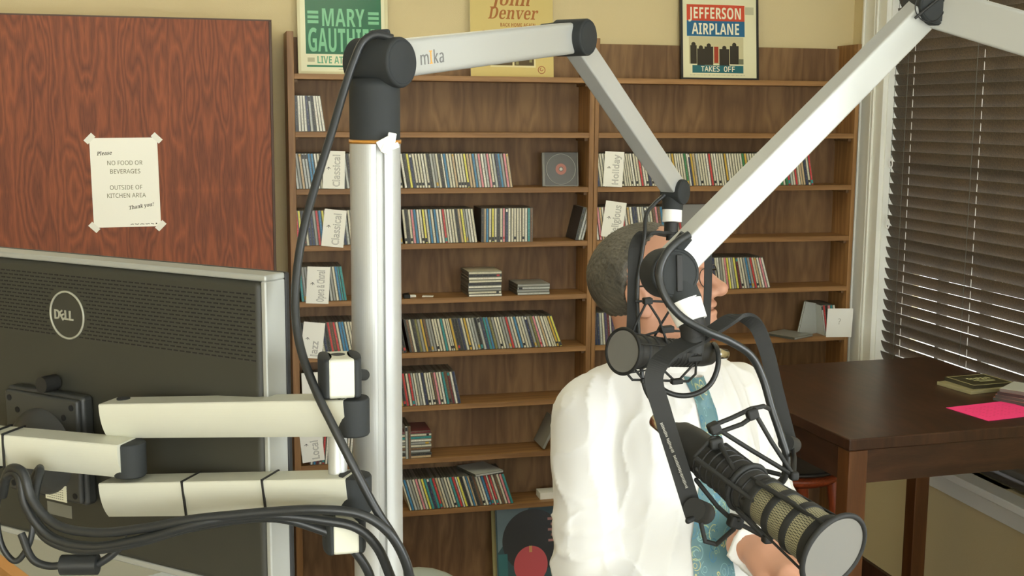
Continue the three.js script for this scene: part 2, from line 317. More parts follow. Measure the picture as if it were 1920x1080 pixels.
function cdGeometry(col, slim) {          // stands at the origin on its foot, spine towards +z
  const key = col + (slim ? 's' : ''); if (cdGeo[key]) return cdGeo[key];
  const g = new RoundedBoxGeometry(slim ? 0.0068 : CW, CH, CD_, 1, 0.0008), p = g.attributes.position, n = g.attributes.normal, uv = g.attributes.uv, w = slim ? 0.0068 : CW;
  for (let i = 0; i < p.count; i++) {
    let u, v; const spine = n.getZ(i) > 0.5, side = Math.abs(n.getX(i)) > 0.5;
    const k = spine ? col : side ? col : 60 + (col % 3);
    u = spine ? clamp(p.getX(i) / w + 0.5, 0.03, 0.97) : 0.4 + 0.2 * (p.getZ(i) / CD_ + 0.5); v = spine ? clamp(p.getY(i) / CH + 0.5, 0.01, 0.99) : side ? 0.13 : 0.3 + 0.4 * (p.getX(i) / w + 0.5);
    uv.setXY(i, (k + u) / COLS, v);
  }
  g.translate(0, CH / 2, 0); return cdGeo[key] = g;
}
const plain = { cream: 'cream', white: 'white', grey: 'grey', silver: 'silver', dark: 'charcoal', black: 'black', navy: 'navy', blue: 'blue', teal: 'teal', green: 'green', olive: 'olive', yellow: 'yellow', gold: 'gold', orange: 'orange', red: 'red', pink: 'pink', maroon: 'maroon', brown: 'brown', purple: 'purple', tan: 'tan' };
const ord = (n) => n + (n % 100 > 10 && n % 100 < 14 ? 'th' : ['th', 'st', 'nd', 'rd'][n % 10] ?? 'th');
const pal = {
  mixed: 'cream cream white teal cream silver grey dark cream white tan yellow red navy blue pink white grey brown maroon'.split(' '),
  classical: 'cream white cream silver grey cream tan grey dark cream white cream yellow red silver navy cream dark blue pink'.split(' '),
  jazz: 'grey silver cream dark cream navy black olive cream teal silver brown cream gold grey red green cream dark blue'.split(' '),
  late: 'cream pink white silver olive tan teal cream yellow gold'.split(' '),
  blues: 'blue white navy white silver dark white cream'.split(' '),
  holiday: 'cream white cream red tan white cream silver cream gold white green cream navy cream'.split(' '),
  dark: 'purple dark cream white grey navy cream dark silver maroon'.split(' '),
};
const rest = [];                       // discs beyond the three hundred that show largest
const RC = rng(2024);
const cdSpots = [];
// row: shelf index, x from / to on the shelf front, lean at both ends in degrees, palette
function cdRow(where, shelf, x0, x1, lean0, lean1, palette, { group, single = true, z = -0.008 } = {}) {
  let x = x0, i = 0; const n0 = Math.floor((x1 - x0) / (CW * 1.04));
  while (x < x1 - CW) {
    const f = (x - x0) / Math.max(0.01, x1 - x0), lean = (lean0 + (lean1 - lean0) * f + (RC() - 0.5) * 0.5) * Math.PI / 180, slim = RC() < 0.06, w = slim ? 0.0068 : CW;
    const cn = pal[palette][Math.floor(RC() * pal[palette].length)], col = CN.indexOf(cn) + 20 * Math.floor(RC() * 3);
    i++; const step = (w + 0.00025) / Math.cos(lean);
    // foot corner on the shelf: rotated about its lower right edge
    const o = { g: cdGeometry(col, slim), x: x + step - (w / 2) * Math.cos(lean), y: SH(shelf) + 0.0002 + Math.abs(Math.sin(lean)) * w / 2, z: z - CD_ / 2 + (RC() - 0.5) * 0.004, lean };
    if (lean < 0) o.x = x + (w / 2) * Math.cos(lean);
    if (single) { const m = obj('compact_disc', o.g, CDM); m.position.set(o.x, o.y, o.z); m.rotation.z = lean; tag(m, `${plain[cn]} disc, ${ord(i)} from the left ${where}`, 'disc', group); } else rest.push(o);
    x += step;
  }
  return x;
}
{
  // left unit, from the second row down; the pole hides the middle of each row
  cdRow('in the short top row', 1, 0.2945, 0.405, 1, 9, 'blues', { group: 'discs in the short top row' });
  const C1 = { group: 'discs in the upper classical row' };
  let x = cdRow('in the upper classical row left of the pole', 2, 0.295, 0.49, 7, 7, 'classical', C1);
  cdRow('', 2, x, 0.675, 7, 9, 'classical', { single: false });
  cdRow('in the upper classical row right of the pole', 2, 0.677, 1.085, 9, 8.5, 'classical', C1);
  const C2 = { group: 'discs in the lower classical row' };
  x = cdRow('in the lower classical row left of the pole', 3, 0.295, 0.49, 5, 7, 'classical', C2);
  cdRow('', 3, x, 0.675, 6, 6, 'classical', { single: false });
  x = cdRow('in the lower classical row right of the pole', 3, 0.677, 0.95, 6, 8.5, 'classical', C2);
  cdRow('in the upright lower classical block', 3, x + 0.014, 1.159, 0, 0.5, 'mixed', C2);
  cdRow('in the opera row', 4, 0.305, 0.468, 5, 9, 'mixed', { group: 'discs in the opera row' });
  const JZ = { group: 'discs in the jazz row' };
  x = cdRow('in the jazz row left of the pole', 5, 0.305, 0.505, 8, 11, 'jazz', JZ);
  cdRow('', 5, x, 0.69, 11, 11, 'jazz', { single: false });
  x = cdRow('in the jazz row right of the pole', 5, 0.692, 1.178, 11, 17, 'jazz', JZ);
  cdRow('at the end of the jazz row', 5, x, 1.274, 17, 21, 'late', JZ);
  cdRow('', 6, 0.33, 0.69, 9, 9, 'jazz', { single: false });
  cdRow('in the row under the jazz shelf', 6, 0.692, 0.893, 9, 12, 'mixed', { group: 'discs in the row under the jazz shelf' });
  cdRow('in the local row', 7, 0.325, 0.495, -5, -5, 'mixed', { group: 'discs in the local row' });
  cdRow('standing beside the stack in the local row', 7, 0.675, 0.704, 1, 1, 'mixed', { group: 'discs in the local row' });
  cdRow('in the lowest row right of the pole', 8, 0.69, 1.096, 16, 18.5, 'mixed', { group: 'discs in the lowest row' });
  // right unit
  cdRow('', 2, 1.402, 2.29, 10, 11, 'holiday', { single: false, z: -0.01 });
  cdRow('', 3, 1.402, 1.75, 8, 10, 'mixed', { single: false });
  cdRow('', 4, 1.402, 1.5, 4, 4, 'mixed', { single: false });
  cdRow('in the row beside the man’s face', 4, 1.86, 2.126, 6, 18, 'mixed', { group: 'discs beside the face' });
  cdRow('', 5, 1.402, 1.58, 4, 7, 'dark', { single: false });
  cdRow('behind the blank card by the window', 5, 2.36, 2.43, 10, 10, 'mixed', { group: 'discs behind the blank card' });
  const gs = rest.map((o) => { const g = o.g.clone(); g.rotateZ(o.lean); g.translate(o.x, o.y, o.z); return g; });
  tag(obj('compact_disc_rows', gs, CDM), 'remaining discs filling the holiday, religious and hidden shelf rows', 'discs', null, 'stuff');

  // leaning, stacked and loose discs
  let k = 0;
  for (const [px, a] of [[0, -14], [1, -15], [2, -15.5]]) {
    const m = obj('compact_disc', cdGeometry([4 + 20, 62, 61][px] > 59 ? 43 : 44), CDM); const lean = a * Math.PI / 180; m.position.set(1.324 + 0.0108 * px, SH(3) + 0.0016, -0.085); m.rotation.z = lean;
    tag(m, `dark disc case leaning by the shelf side, ${['leftmost', 'middle', 'rightmost'][px]} of three`, 'disc', 'leaning disc cases');
  }
  const flat = (x, y, z, turn, col, label, group) => { const g = obj('compact_disc', cdGeometry(col), CDM); g.rotation.set(0, turn, Math.PI / 2); g.position.set(x + CH / 2, y + CW / 2, z - CD_ / 2); return tag(g, label, 'disc', group); };
  const stack = (x, shelf, n, cols, where, group, z = -0.012) => { const r = rng(n * 31 + shelf); for (let i = 0; i < n; i++) flat(x + (r() - 0.5) * 0.004, SH(shelf) + 0.0003 + i * 0.01035, z + (r() - 0.5) * 0.004, (r() - 0.5) * 0.03, cols[i % cols.length], `${plain[spineCol[cols[i % cols.length]]]} disc case, ${ord(i + 1)} from the bottom of the ${where}`, group); };
  const id = (n, v = 0) => CN.indexOf(n) + 20 * v;
  stack(0.973, 4, 9, [id('white'), id('cream', 1), id('grey'), id('white', 1), id('dark'), id('cream'), id('white', 2), id('dark', 1), id('cream', 2)], 'taller stack above the jazz row', 'stacked discs above the jazz row', -0.004);
  stack(1.159, 4, 4, [id('silver'), id('grey'), id('silver', 1), id('grey', 2)], 'low clear stack above the jazz row', 'low stack above the jazz row', -0.01);
  stack(0.708, 7, 10, [id('tan'), id('dark'), id('silver'), id('brown'), id('cream'), id('grey', 1), id('white'), id('teal', 1), id('cream', 1), id('maroon')], 'stack in the local row', 'stacked discs in the local row');
  // clear case standing with its disc showing, second row
  {
    const t = thing('clear_disc_case', 'clear empty disc case standing alone with its tray disc showing', 'disc', [1.257 + 0.018, SH(2), -0.06]); t.rotation.x = -0.12;
    const cm = std(rgb(0.09, 0.09, 0.085), 0.3), s = 0.126;
    obj('tray', span(-s / 2, s / 2, 0.001, s + 0.001, -0.008, 0, 0.001), cm, t);
    obj('case_edge', [span(-s / 2 - 0.009, -s / 2, 0.001, s, -0.009, 0.0025), span(s / 2, s / 2 + 0.004, 0.001, s, -0.009, 0.0025), span(-s / 2, s / 2, 0, 0.004, -0.008, 0.0025)], std(rgb(0.2, 0.2, 0.18), 0.25), t);
    const d = place(new THREE.CylinderGeometry(0.056, 0.056, 0.0012, 48), [0, 0.064, 0.0012], [Math.PI / 2, 0, 0]);
    obj('disc', d, std(rgb(0.1, 0.1, 0.095), 0.3, 0.4), t);
    obj('disc_label', [place(new THREE.RingGeometry(0.009, 0.021, 32), [0, 0.064, 0.0021])], std(rgb(0.4, 0.16, 0.13), 0.5), t);
    obj('disc_rim', [place(new THREE.TorusGeometry(0.0565, 0.0008, 6, 48), [0, 0.064, 0.0018])], std(rgb(0.5, 0.5, 0.47), 0.3), t);
    obj('hub', [place(new THREE.CylinderGeometry(0.006, 0.006, 0.002, 16), [0, 0.064, 0.0022], [Math.PI / 2, 0, 0])], std(rgb(0.6, 0.6, 0.56), 0.3), t);
  }
  // loose case lying on the lowest discs, cases and cards by the window
  { const m = obj('compact_disc', cdGeometry(id('silver')), CDM); m.rotation.set(0, 0.35, Math.PI / 2 - 0.02); m.position.set(0.965 + 0.06, SH(8) + 0.1275, -0.08); tag(m, 'grey disc case lying on top of the lowest row', 'disc'); }
  { const m = obj('compact_disc', cdGeometry(id('grey', 2)), CDM); m.rotation.set(0, 0.5, Math.PI / 2); m.position.set(2.226 + 0.05, SH(5) + 0.0055, -0.07); tag(m, 'grey disc case lying flat by the leaning one near the window', 'disc'); }
  { const m = obj('compact_disc', cdGeometry(id('silver', 2)), CDM); m.rotation.set(0, -1.15, 0.0); m.rotation.order = 'ZYX'; m.rotation.z = -0.2; m.position.set(2.318, SH(5) + 0.003, -0.06); tag(m, 'pale disc case leaning face-on beside the blank card', 'disc'); }
  { const m = obj('compact_disc', cdGeometry(id('grey')), CDM); m.rotation.set(0.08, Math.PI / 2, 0); m.position.set(1.811, SH(3) + 0.0005, -0.1); tag(m, 'grey disc case standing face-on behind the man’s forehead', 'disc'); }
  { const m = obj('compact_disc', cdGeometry(id('red')), CDM); m.rotation.set(0, 0.05, Math.PI / 2); m.position.set(1.897, SH(5) + 0.0055, -0.075); tag(m, 'red disc case lying flat behind the man’s chin', 'disc'); }
  const scrap = (x, shelf, z, w, d, turn, label, m = M.paper, h = 0.003) => tag(obj('paper_scrap', box(w, h, d, [x, SH(shelf) + h / 2 + 0.0003, z], [0, turn, 0]), m), label, 'paper');
  scrap(0.703, 4, -0.05, 0.036, 0.02, 0.1, 'small white card lying on the shelf close to the pole', M.paper, 0.007);
  scrap(0.766, 4, -0.045, 0.04, 0.022, -0.3, 'small white slip lying right of the other card');
  tag(obj('black_clip', [span(-0.012, 0.012, 0, 0.014, -0.02, 0.02, 0.003), rod(V(-0.008, 0.014, -0.01), V(0.008, 0.02, 0.012), 0.0015)].map((g) => { g.translate(0.684, SH(4) + 0.0003, -0.03); return g; }), M.black), 'small black clip on the shelf beside the pole', 'clip');
  tag(obj('white_box', [span(-0.06, 0.06, 0, 0.026, -0.06, 0, 0.001)].map((g) => { g.translate(1.258, SH(8) + 0.0003, -0.03); return g; }), M.paper), 'flat white box on the lowest shelf behind the shirt sleeve', 'box');
  tag(obj('grey_case', [box(0.01, 0.12, 0.13, [0, 0.06, 0], [0, 0, -0.45], 0.001)].map((g) => { g.translate(1.229, SH(7) + 0.002, -0.07); return g; }), std(rgb(0.25, 0.25, 0.22), 0.4)), 'grey case leaning on the shelf behind the shoulder', 'case');
  scrap(2.014 , 6, -0.04, 0.05, 0.05, 0.2, 'pale box on the shelf right of the man’s shoulder', M.white, 0.012).name = 'pale_box';

  // hand-lettered divider cards
  const card = (text, px, py, pw, ph, shelf, tilt, label, arrow = true) => {
    const tex = canvasTex(240, 400, (c, w, h) => {
      c.fillStyle = '#f6f6ee'; c.fillRect(0, 0, w, h); c.strokeStyle = c.fillStyle = '#34343a';
      c.save(); c.translate(w * 0.62, h * 0.95); c.rotate(-Math.PI / 2); c.font = '104px sans-serif'; c.textBaseline = 'middle'; c.lineWidth = 3; if (text) c.strokeText(text, 0, 0, text.length < 5 ? 260 : 345); c.restore();
      if (arrow) { c.lineWidth = 5; c.beginPath(); c.moveTo(40, 190); c.lineTo(62, 172); c.lineTo(80, 192); c.moveTo(62, 172); c.lineTo(60, 200); c.stroke(); }
    });
    const m = obj('divider_card', new THREE.BoxGeometry(pw, ph, 0.0006), [M.paper, M.paper, M.paper, M.paper, std(0xffffff, 0.85, 0, { map: tex }), M.paper]);
    m.position.set(px, py, 0.0025); m.rotation.z = tilt; tag(m, label, 'card');
  };
  card('Classical', 0.425, 1.668, 0.076, 0.132, 2, -0.03, 'white card lettered Classical in the upper classical row');
  card('Classical', 0.422, 1.462, 0.078, 0.132, 3, -0.11, 'white card lettered Classical in the lower classical row');
  card('Opera & Choral', 0.363, 1.26, 0.08, 0.132, 4, -0.06, 'white card lettered Opera in the row above jazz');
  card('Jazz', 0.341, 1.062, 0.076, 0.13, 5, -0.12, 'white card lettered Jazz in the row beside the cable');
  card('', 0.34, 0.895, 0.08, 0.1, 6, 0.02, 'blank white card partly hidden behind the white monitor arm', false);
  card('Local', 0.332, 0.676, 0.08, 0.12, 7, 0.1, 'white card lettered Local between the two monitor arms');
  card('Holiday', 1.459, 1.666, 0.075, 0.13, 2, -0.05, 'white card lettered Holiday at the central upright');
  card('Religious', 1.463, 1.478, 0.082, 0.135, 3, -0.14, 'white card lettered Religious behind the man’s hair');
  card('', 1.456, 1.272, 0.08, 0.13, 4, -0.03, 'white card half hidden behind the man’s grey hair');
  { const tex = canvasTex(256, 256, (c) => { c.fillStyle = '#f2f2ec'; c.fillRect(0, 0, 256, 256); c.fillStyle = '#b9b9b0'; c.font = '70px sans-serif'; c.fillText('?', 110, 140); });
    const m = obj('blank_card', new THREE.BoxGeometry(0.112, 0.115, 0.0006), [M.paper, M.paper, M.paper, M.paper, std(0xffffff, 0.85, 0, { map: tex }), M.paper]); m.position.set(2.417, 1.053, 0.004); m.rotation.z = -0.03; tag(m, 'square pale card with a faint mark hanging by the window', 'card'); }

  // ------------------------------------------------------------------ pictures standing on the top shelf
  const picture = (name, label, category, x, w, h, tilt, tex, frame, z = -0.11) => {
    const t = thing(name, label, category, [x, SH(0) + 0.001, z]); t.rotation.x = -tilt;
    const f = frame?.w ?? 0;
    obj('print', new THREE.BoxGeometry(w - 2 * f, h - 2 * f, 0.006), [M.paper, M.paper, M.paper, M.paper, std(0xffffff, frame ? 0.25 : 0.7, 0, { map: tex }), M.paper], t).position.set(0, h / 2, 0);
    if (f) obj('frame', [span(-w / 2, -w / 2 + f, 0, h, -0.008, 0.008), span(w / 2 - f, w / 2, 0, h, -0.008, 0.008), span(-w / 2 + f, w / 2 - f, 0, f, -0.008, 0.008), span(-w / 2 + f, w / 2 - f, h - f, h, -0.008, 0.008)], frame.m, t);
    return t;
  };
  const post = canvasTex(660, 1024, (c, w, h) => {
    c.fillStyle = '#ecebc9'; c.fillRect(0, 0, w, h); c.fillStyle = '#1f6b4c'; c.fillRect(40, 40, 590, 852); c.fillStyle = '#7fc79a';
    c.textAlign = 'center'; c.font = 'bold 186px sans-serif'; c.save(); c.translate(330, 682); c.scale(0.66, 1); c.fillText('MARY', 0, 0, 560); c.restore();
    c.save(); c.translate(330, 874); c.scale(0.62, 1.32); c.fillText('GAUTHIER', 0, 0, 890); c.restore();
    for (const x of [58, 528]) for (const y of [568, 604, 640]) c.fillRect(x, y, 84, 22);
    c.fillStyle = '#5da57e'; c.textAlign = 'left'; c.font = 'bold 82px sans-serif'; c.save(); c.translate(122, 962); c.scale(0.7, 0.92); c.fillText('LIVE AT B', 0, 0, 520); c.restore();
    c.fillStyle = '#1f7a58'; c.fillRect(46, 976, 580, 14); c.fillStyle = '#b9b894'; c.fillRect(290, 1003, 130, 5); c.fillRect(52, 920, 54, 32);
  });
  picture('framed_poster', 'green concert poster in a pale frame behind the pole', 'poster', 0.454 + 0.022, 0.322, 0.5, 0.1, post, { w: 0.01, m: std(rgb(0.72, 0.68, 0.42), 0.5) });
  const sleeve = canvasTex(768, 768, (c, w, h) => {
    c.fillStyle = '#d8c47e'; c.fillRect(0, 0, w, h); c.fillStyle = '#a86a35'; c.textAlign = 'center'; c.font = 'italic bold 150px serif'; c.fillText('John', 380, 130); c.fillText('Denver', 390, 250, 460);
    c.font = 'bold 46px sans-serif'; c.fillText('BACK HOME AGAIN', 440, 318, 330);
    c.fillStyle = '#5a7a66'; c.fillRect(300, 340, 60, 26); c.fillStyle = '#b8603c'; c.fillRect(372, 340, 40, 26); c.fillStyle = '#4f7070'; c.fillRect(424, 340, 70, 26); c.fillStyle = '#a86a35'; c.fillRect(504, 340, 50, 24);
    c.strokeStyle = '#a8623c'; c.lineWidth = 7; for (const [x, y] of [[125, 390], [655, 700]]) { c.beginPath(); c.arc(x, y, 32, 0, 6.3); c.stroke(); c.beginPath(); c.arc(x, y - 5, 13, 0, 4.5); c.stroke(); }
    c.fillStyle = '#e7ddaa'; c.fillRect(180, 410, 420, 270); c.fillStyle = '#57492f'; c.fillRect(196, 426, 388, 238); c.fillStyle = '#8f8a5e'; for (let i = 0; i < 9; i++) c.fillRect(206 + i * 42, 450 + (i * 53) % 90, 26, 120); c.fillStyle = '#e7ddaa'; c.fillRect(384, 426, 18, 238);
    c.fillStyle = '#e0dcc0'; c.fillRect(622, 330, 40, 14);
  });
  picture('record_sleeve', 'tan record sleeve standing unframed behind the white boom arm', 'record', 1.07 + 0.027, 0.315, 0.315, 0.1, sleeve, null);
  const jet = canvasTex(768, 768, (c, w, h) => {
    c.fillStyle = '#eceac6'; c.fillRect(0, 0, w, h); c.fillStyle = '#d2523a'; c.fillRect(46, 96, 600, 148); c.fillStyle = '#2c6a94'; c.fillRect(46, 244, 600, 142);
    c.fillStyle = '#f5f3da'; c.textAlign = 'center'; c.font = 'bold 138px sans-serif'; c.save(); c.translate(346, 224); c.scale(0.75, 1.04); c.fillText('JEFFERSON', 0, 0, 770); c.restore(); c.save(); c.translate(346, 368); c.scale(0.75, 1.04); c.fillText('AIRPLANE', 0, 0, 730); c.restore();
    c.fillStyle = '#cfc9a0'; c.fillRect(66, 390, 566, 250); c.fillStyle = '#3a362f'; for (const [x, y, a] of [[80, 470, 66], [150, 500, 78], [226, 480, 90], [380, 500, 104], [490, 470, 92]]) { c.fillRect(x, y, a, 170); c.beginPath(); c.arc(x + a / 2, y - 8, 22, 0, 6.3); c.fill(); }
    c.fillStyle = '#a8432f'; c.fillRect(326, 480, 44, 150); c.fillStyle = '#777a63'; c.fillRect(580, 590, 52, 50);
    c.fillStyle = '#2f6f78'; c.fillRect(100, 652, 530, 70); c.fillStyle = '#f3f2dc'; c.font = 'bold 66px monospace'; c.fillText('TAKES OFF', 365, 708, 470);
    c.strokeStyle = '#8a8c74'; c.lineWidth = 3; for (let x = 80; x < 650; x += 14) { c.beginPath(); c.moveTo(x, 736); c.lineTo(x, 746); c.stroke(); }
    c.fillStyle = '#c4c3a2'; c.fillRect(652, 110, 90, 70);
  });
  picture('framed_record', 'red and blue lettered record cover in a thin black frame', 'record', 1.879 + 0.042, 0.322, 0.335, 0.1, jet, { w: 0.008, m: std(rgb(0.02, 0.02, 0.02), 0.4) });
  const lp = canvasTex(512, 512, (c, w, h) => {
    c.fillStyle = '#2f4f55'; c.fillRect(0, 0, w, h); c.fillStyle = '#6f8790'; c.beginPath(); c.moveTo(10, 10); c.lineTo(260, 10); c.lineTo(120, 190); c.lineTo(10, 330); c.fill();
    c.fillStyle = '#2a2b2b'; c.beginPath(); c.arc(240, 270, 200, 0, 6.3); c.fill(); c.fillStyle = '#2f6f74'; c.fillRect(10, 340, 60, 160); c.fillRect(380, 330, 130, 180);
    c.fillStyle = '#d0575e'; c.beginPath(); c.ellipse(220, 420, 110, 120, 0.2, 0, 6.3); c.fill(); c.fillStyle = '#dca06a'; c.fillRect(212, 300, 20, 40);
    c.fillStyle = '#c08a84'; for (let i = 0; i < 5; i++) c.fillRect(340 + (i % 2) * 20, 130 + i * 34, 60, 16); c.fillStyle = '#9aa85c'; for (let i = 0; i < 4; i++) c.fillRect(420, 150 + i * 34, 44, 18);
  });
  const r = thing('record_sleeve', 'dark teal record sleeve with a pink shape on the bottom shelf', 'record', [1.186 + 0.01, 0.0705, -0.06]); r.rotation.x = -0.18;
  obj('print', new THREE.BoxGeometry(0.315, 0.315, 0.004), [M.paper, M.paper, M.paper, M.paper, std(0xffffff, 0.4, 0, { map: lp }), M.paper], r).position.set(0, 0.158, 0.002);
  const r2 = thing('record_sleeve', 'olive-edged record sleeve behind the dark teal one', 'record', [1.186, 0.0705, -0.068]); r2.rotation.x = -0.18;
  obj('print', new THREE.BoxGeometry(0.318, 0.318, 0.006), std(rgb(0.32, 0.29, 0.13), 0.7), r2).position.set(-0.002, 0.161, -0.0045);
}

// ------------------------------------------------------------------ desk that carries the poles
{
  const t = thing('studio_desk', 'wide studio desk carrying the poles, below the picture', 'desk', [0, 0, 0]);
  const dm = std(rgb(0.35, 0.34, 0.3), 0.6);
  obj('desk_top', span(-0.9, 1.75, 0.71, 0.745, 2.55, 3.45, 0.004), dm, t);
  for (const [x, z] of [[-0.85, 2.6], [1.7, 2.6], [-0.85, 3.4], [1.7, 3.4]]) obj('leg', span(x - 0.025, x + 0.025, 0, 0.71, z - 0.025, z + 0.025), M.joint, t);
}
{
  // grey laminate counter end with an orange wooden edge, standing askew under the monitor
  const t = thing('side_counter', 'grey-topped counter with an orange wooden edge below the monitor', 'counter', [0, 0, 0]);
  const slab = (pts, y0, y1) => { const s = new THREE.Shape(); pts.forEach(([x, z], i) => i ? s.lineTo(x, -z) : s.moveTo(x, -z)); const g = new THREE.ExtrudeGeometry(s, { depth: y1 - y0, bevelEnabled: false }); g.rotateX(-Math.PI / 2); g.translate(0, y0, 0); return g; };
  const A = [-0.553, 1.551], B = [-0.29, 2.04], C = [-0.02, 1.9], D = [-0.28, 1.4], nx = -0.881, nz = 0.474;
  obj('counter_top', slab([A, B, C, D], 0.935, 0.98), std(rgb(0.3, 0.31, 0.26), 0.5), t);
  obj('counter_edge', slab([A, [A[0] + nx * 0.025, A[1] + nz * 0.025], [B[0] + nx * 0.025, B[1] + nz * 0.025], B], 0.93, 0.981), std(rgb(0.5, 0.25, 0.08), 0.5), t);
  obj('pedestal', slab([[-0.48, 1.6], [-0.29, 1.95], [-0.08, 1.85], [-0.27, 1.48]], 0, 0.935), M.joint, t);
}

// ------------------------------------------------------------------ pole with cap joint
const SLOT = Math.atan2(4.298 - 2.995, -0.173) - 0.2;   // turned a little right of the camera
const POLE = V(0.173,1.819,2.995);
{
  const t = thing('support_pole', 'thick silver aluminium pole with grooved sides and orange ring', 'pole', [POLE.x, 0.745, POLE.z]);
  const top = V(0.173,1.836,2.993).y - 0.745, R = 0.0272;
  // extruded section with a slot towards the camera's right and one opposite
  const s = new THREE.Shape(); const N = 64, ang0 = SLOT, half = 0.17;
  const pts = [];
  for (let i = 0; i <= N; i++) {
    const a = ang0 + half + (2 * Math.PI - 2 * half) * i / N; pts.push([Math.cos(a) * R, Math.sin(a) * R]);
  }
  const inn = (a, r) => [Math.cos(a) * r, Math.sin(a) * r];
  pts.push(inn(ang0 - half * 0.9, R * 0.92), inn(ang0 - half * 1.2, R * 0.72), inn(ang0 + half * 1.2, R * 0.72), inn(ang0 + half * 0.9, R * 0.92));
  pts.forEach(([x, y], i) => i ? s.lineTo(x, y) : s.moveTo(x, y));
  const g = new THREE.ExtrudeGeometry(s, { depth: top - 0.012, bevelEnabled: false }); g.rotateX(-Math.PI / 2); g.scale(1, 1, -1);
  { const ix = g.index; const p = g.attributes.position; for (let i = 0; i < p.count; i += 3) { for (const k of ['position', 'normal', 'uv']) { const a = g.attributes[k], n = a.itemSize; for (let c = 0; c < n; c++) { const v = a.array[(i + 1) * n + c]; a.array[(i + 1) * n + c] = a.array[(i + 2) * n + c]; a.array[(i + 2) * n + c] = v; } } } }
  g.translate(0, 0.012, 0);
  obj('pole_tube', g, M.alu2, t);
  obj('base_plate', lathe([[0, 0], [0.07, 0], [0.07, 0.008], [0.045, 0.012], [0, 0.012]]), M.joint, t);
  obj('orange_ring', lathe([[0.0, top], [R * 1.03, top], [R * 1.03, top + 0.0042], [0, top + 0.0042]]), M.orange, t);
}
// crumpled white tape on the pole's shoulder
{
  const c = V(0.183,1.838,3.028), gs = [];
  const r = rng(5);
  for (const [dx, dy, w, h, a] of [[-0.004, -0.001, 0.016, 0.011, 0.5], [0.003, 0.004, 0.009, 0.012, -0.2], [-0.003, -0.006, 0.012, 0.009, 1.1], [0.006, -0.004, 0.01, 0.006, 0.3]]) gs.push(box(w, h, 0.0025, [c.x + dx, c.y + dy, c.z + (r() - 0.5) * 0.003], [0.3 * (r() - 0.5), -0.25 + 0.5 * r(), a], 0.001));
  tag(obj('crumpled_tape', gs, M.paper), 'crumpled white tape stuck on the orange ring of the pole', 'tape');
}

// ------------------------------------------------------------------ boom arm on the pole
const font = await new FontLoader().loadAsync('fonts/droid/droid_sans_bold.typeface.json');
const fontR = await new FontLoader().loadAsync('fonts/droid/droid_sans_regular.typeface.json');
const text = (s, size, depth, f = font) => { const g = new TextGeometry(s, { font: f, size, depth, curveSegments: 4, bevelEnabled: false }); g.computeBoundingBox(); return g; };
// segment of boom: extruded bar between two joints; returns its frame
function boomSegment(parent, a, b, h, w, m, name = 'boom_tube', up, rr = 0.28) {
  const fr = frameAB(a, b, up), o = new THREE.Group(); const L = a.distanceTo(b);
  const mesh = obj(name, profile(0, L, h, w, Math.min(h, w) * rr), m, parent); setFrame(mesh, a, fr); return { mesh, fr, L };
}
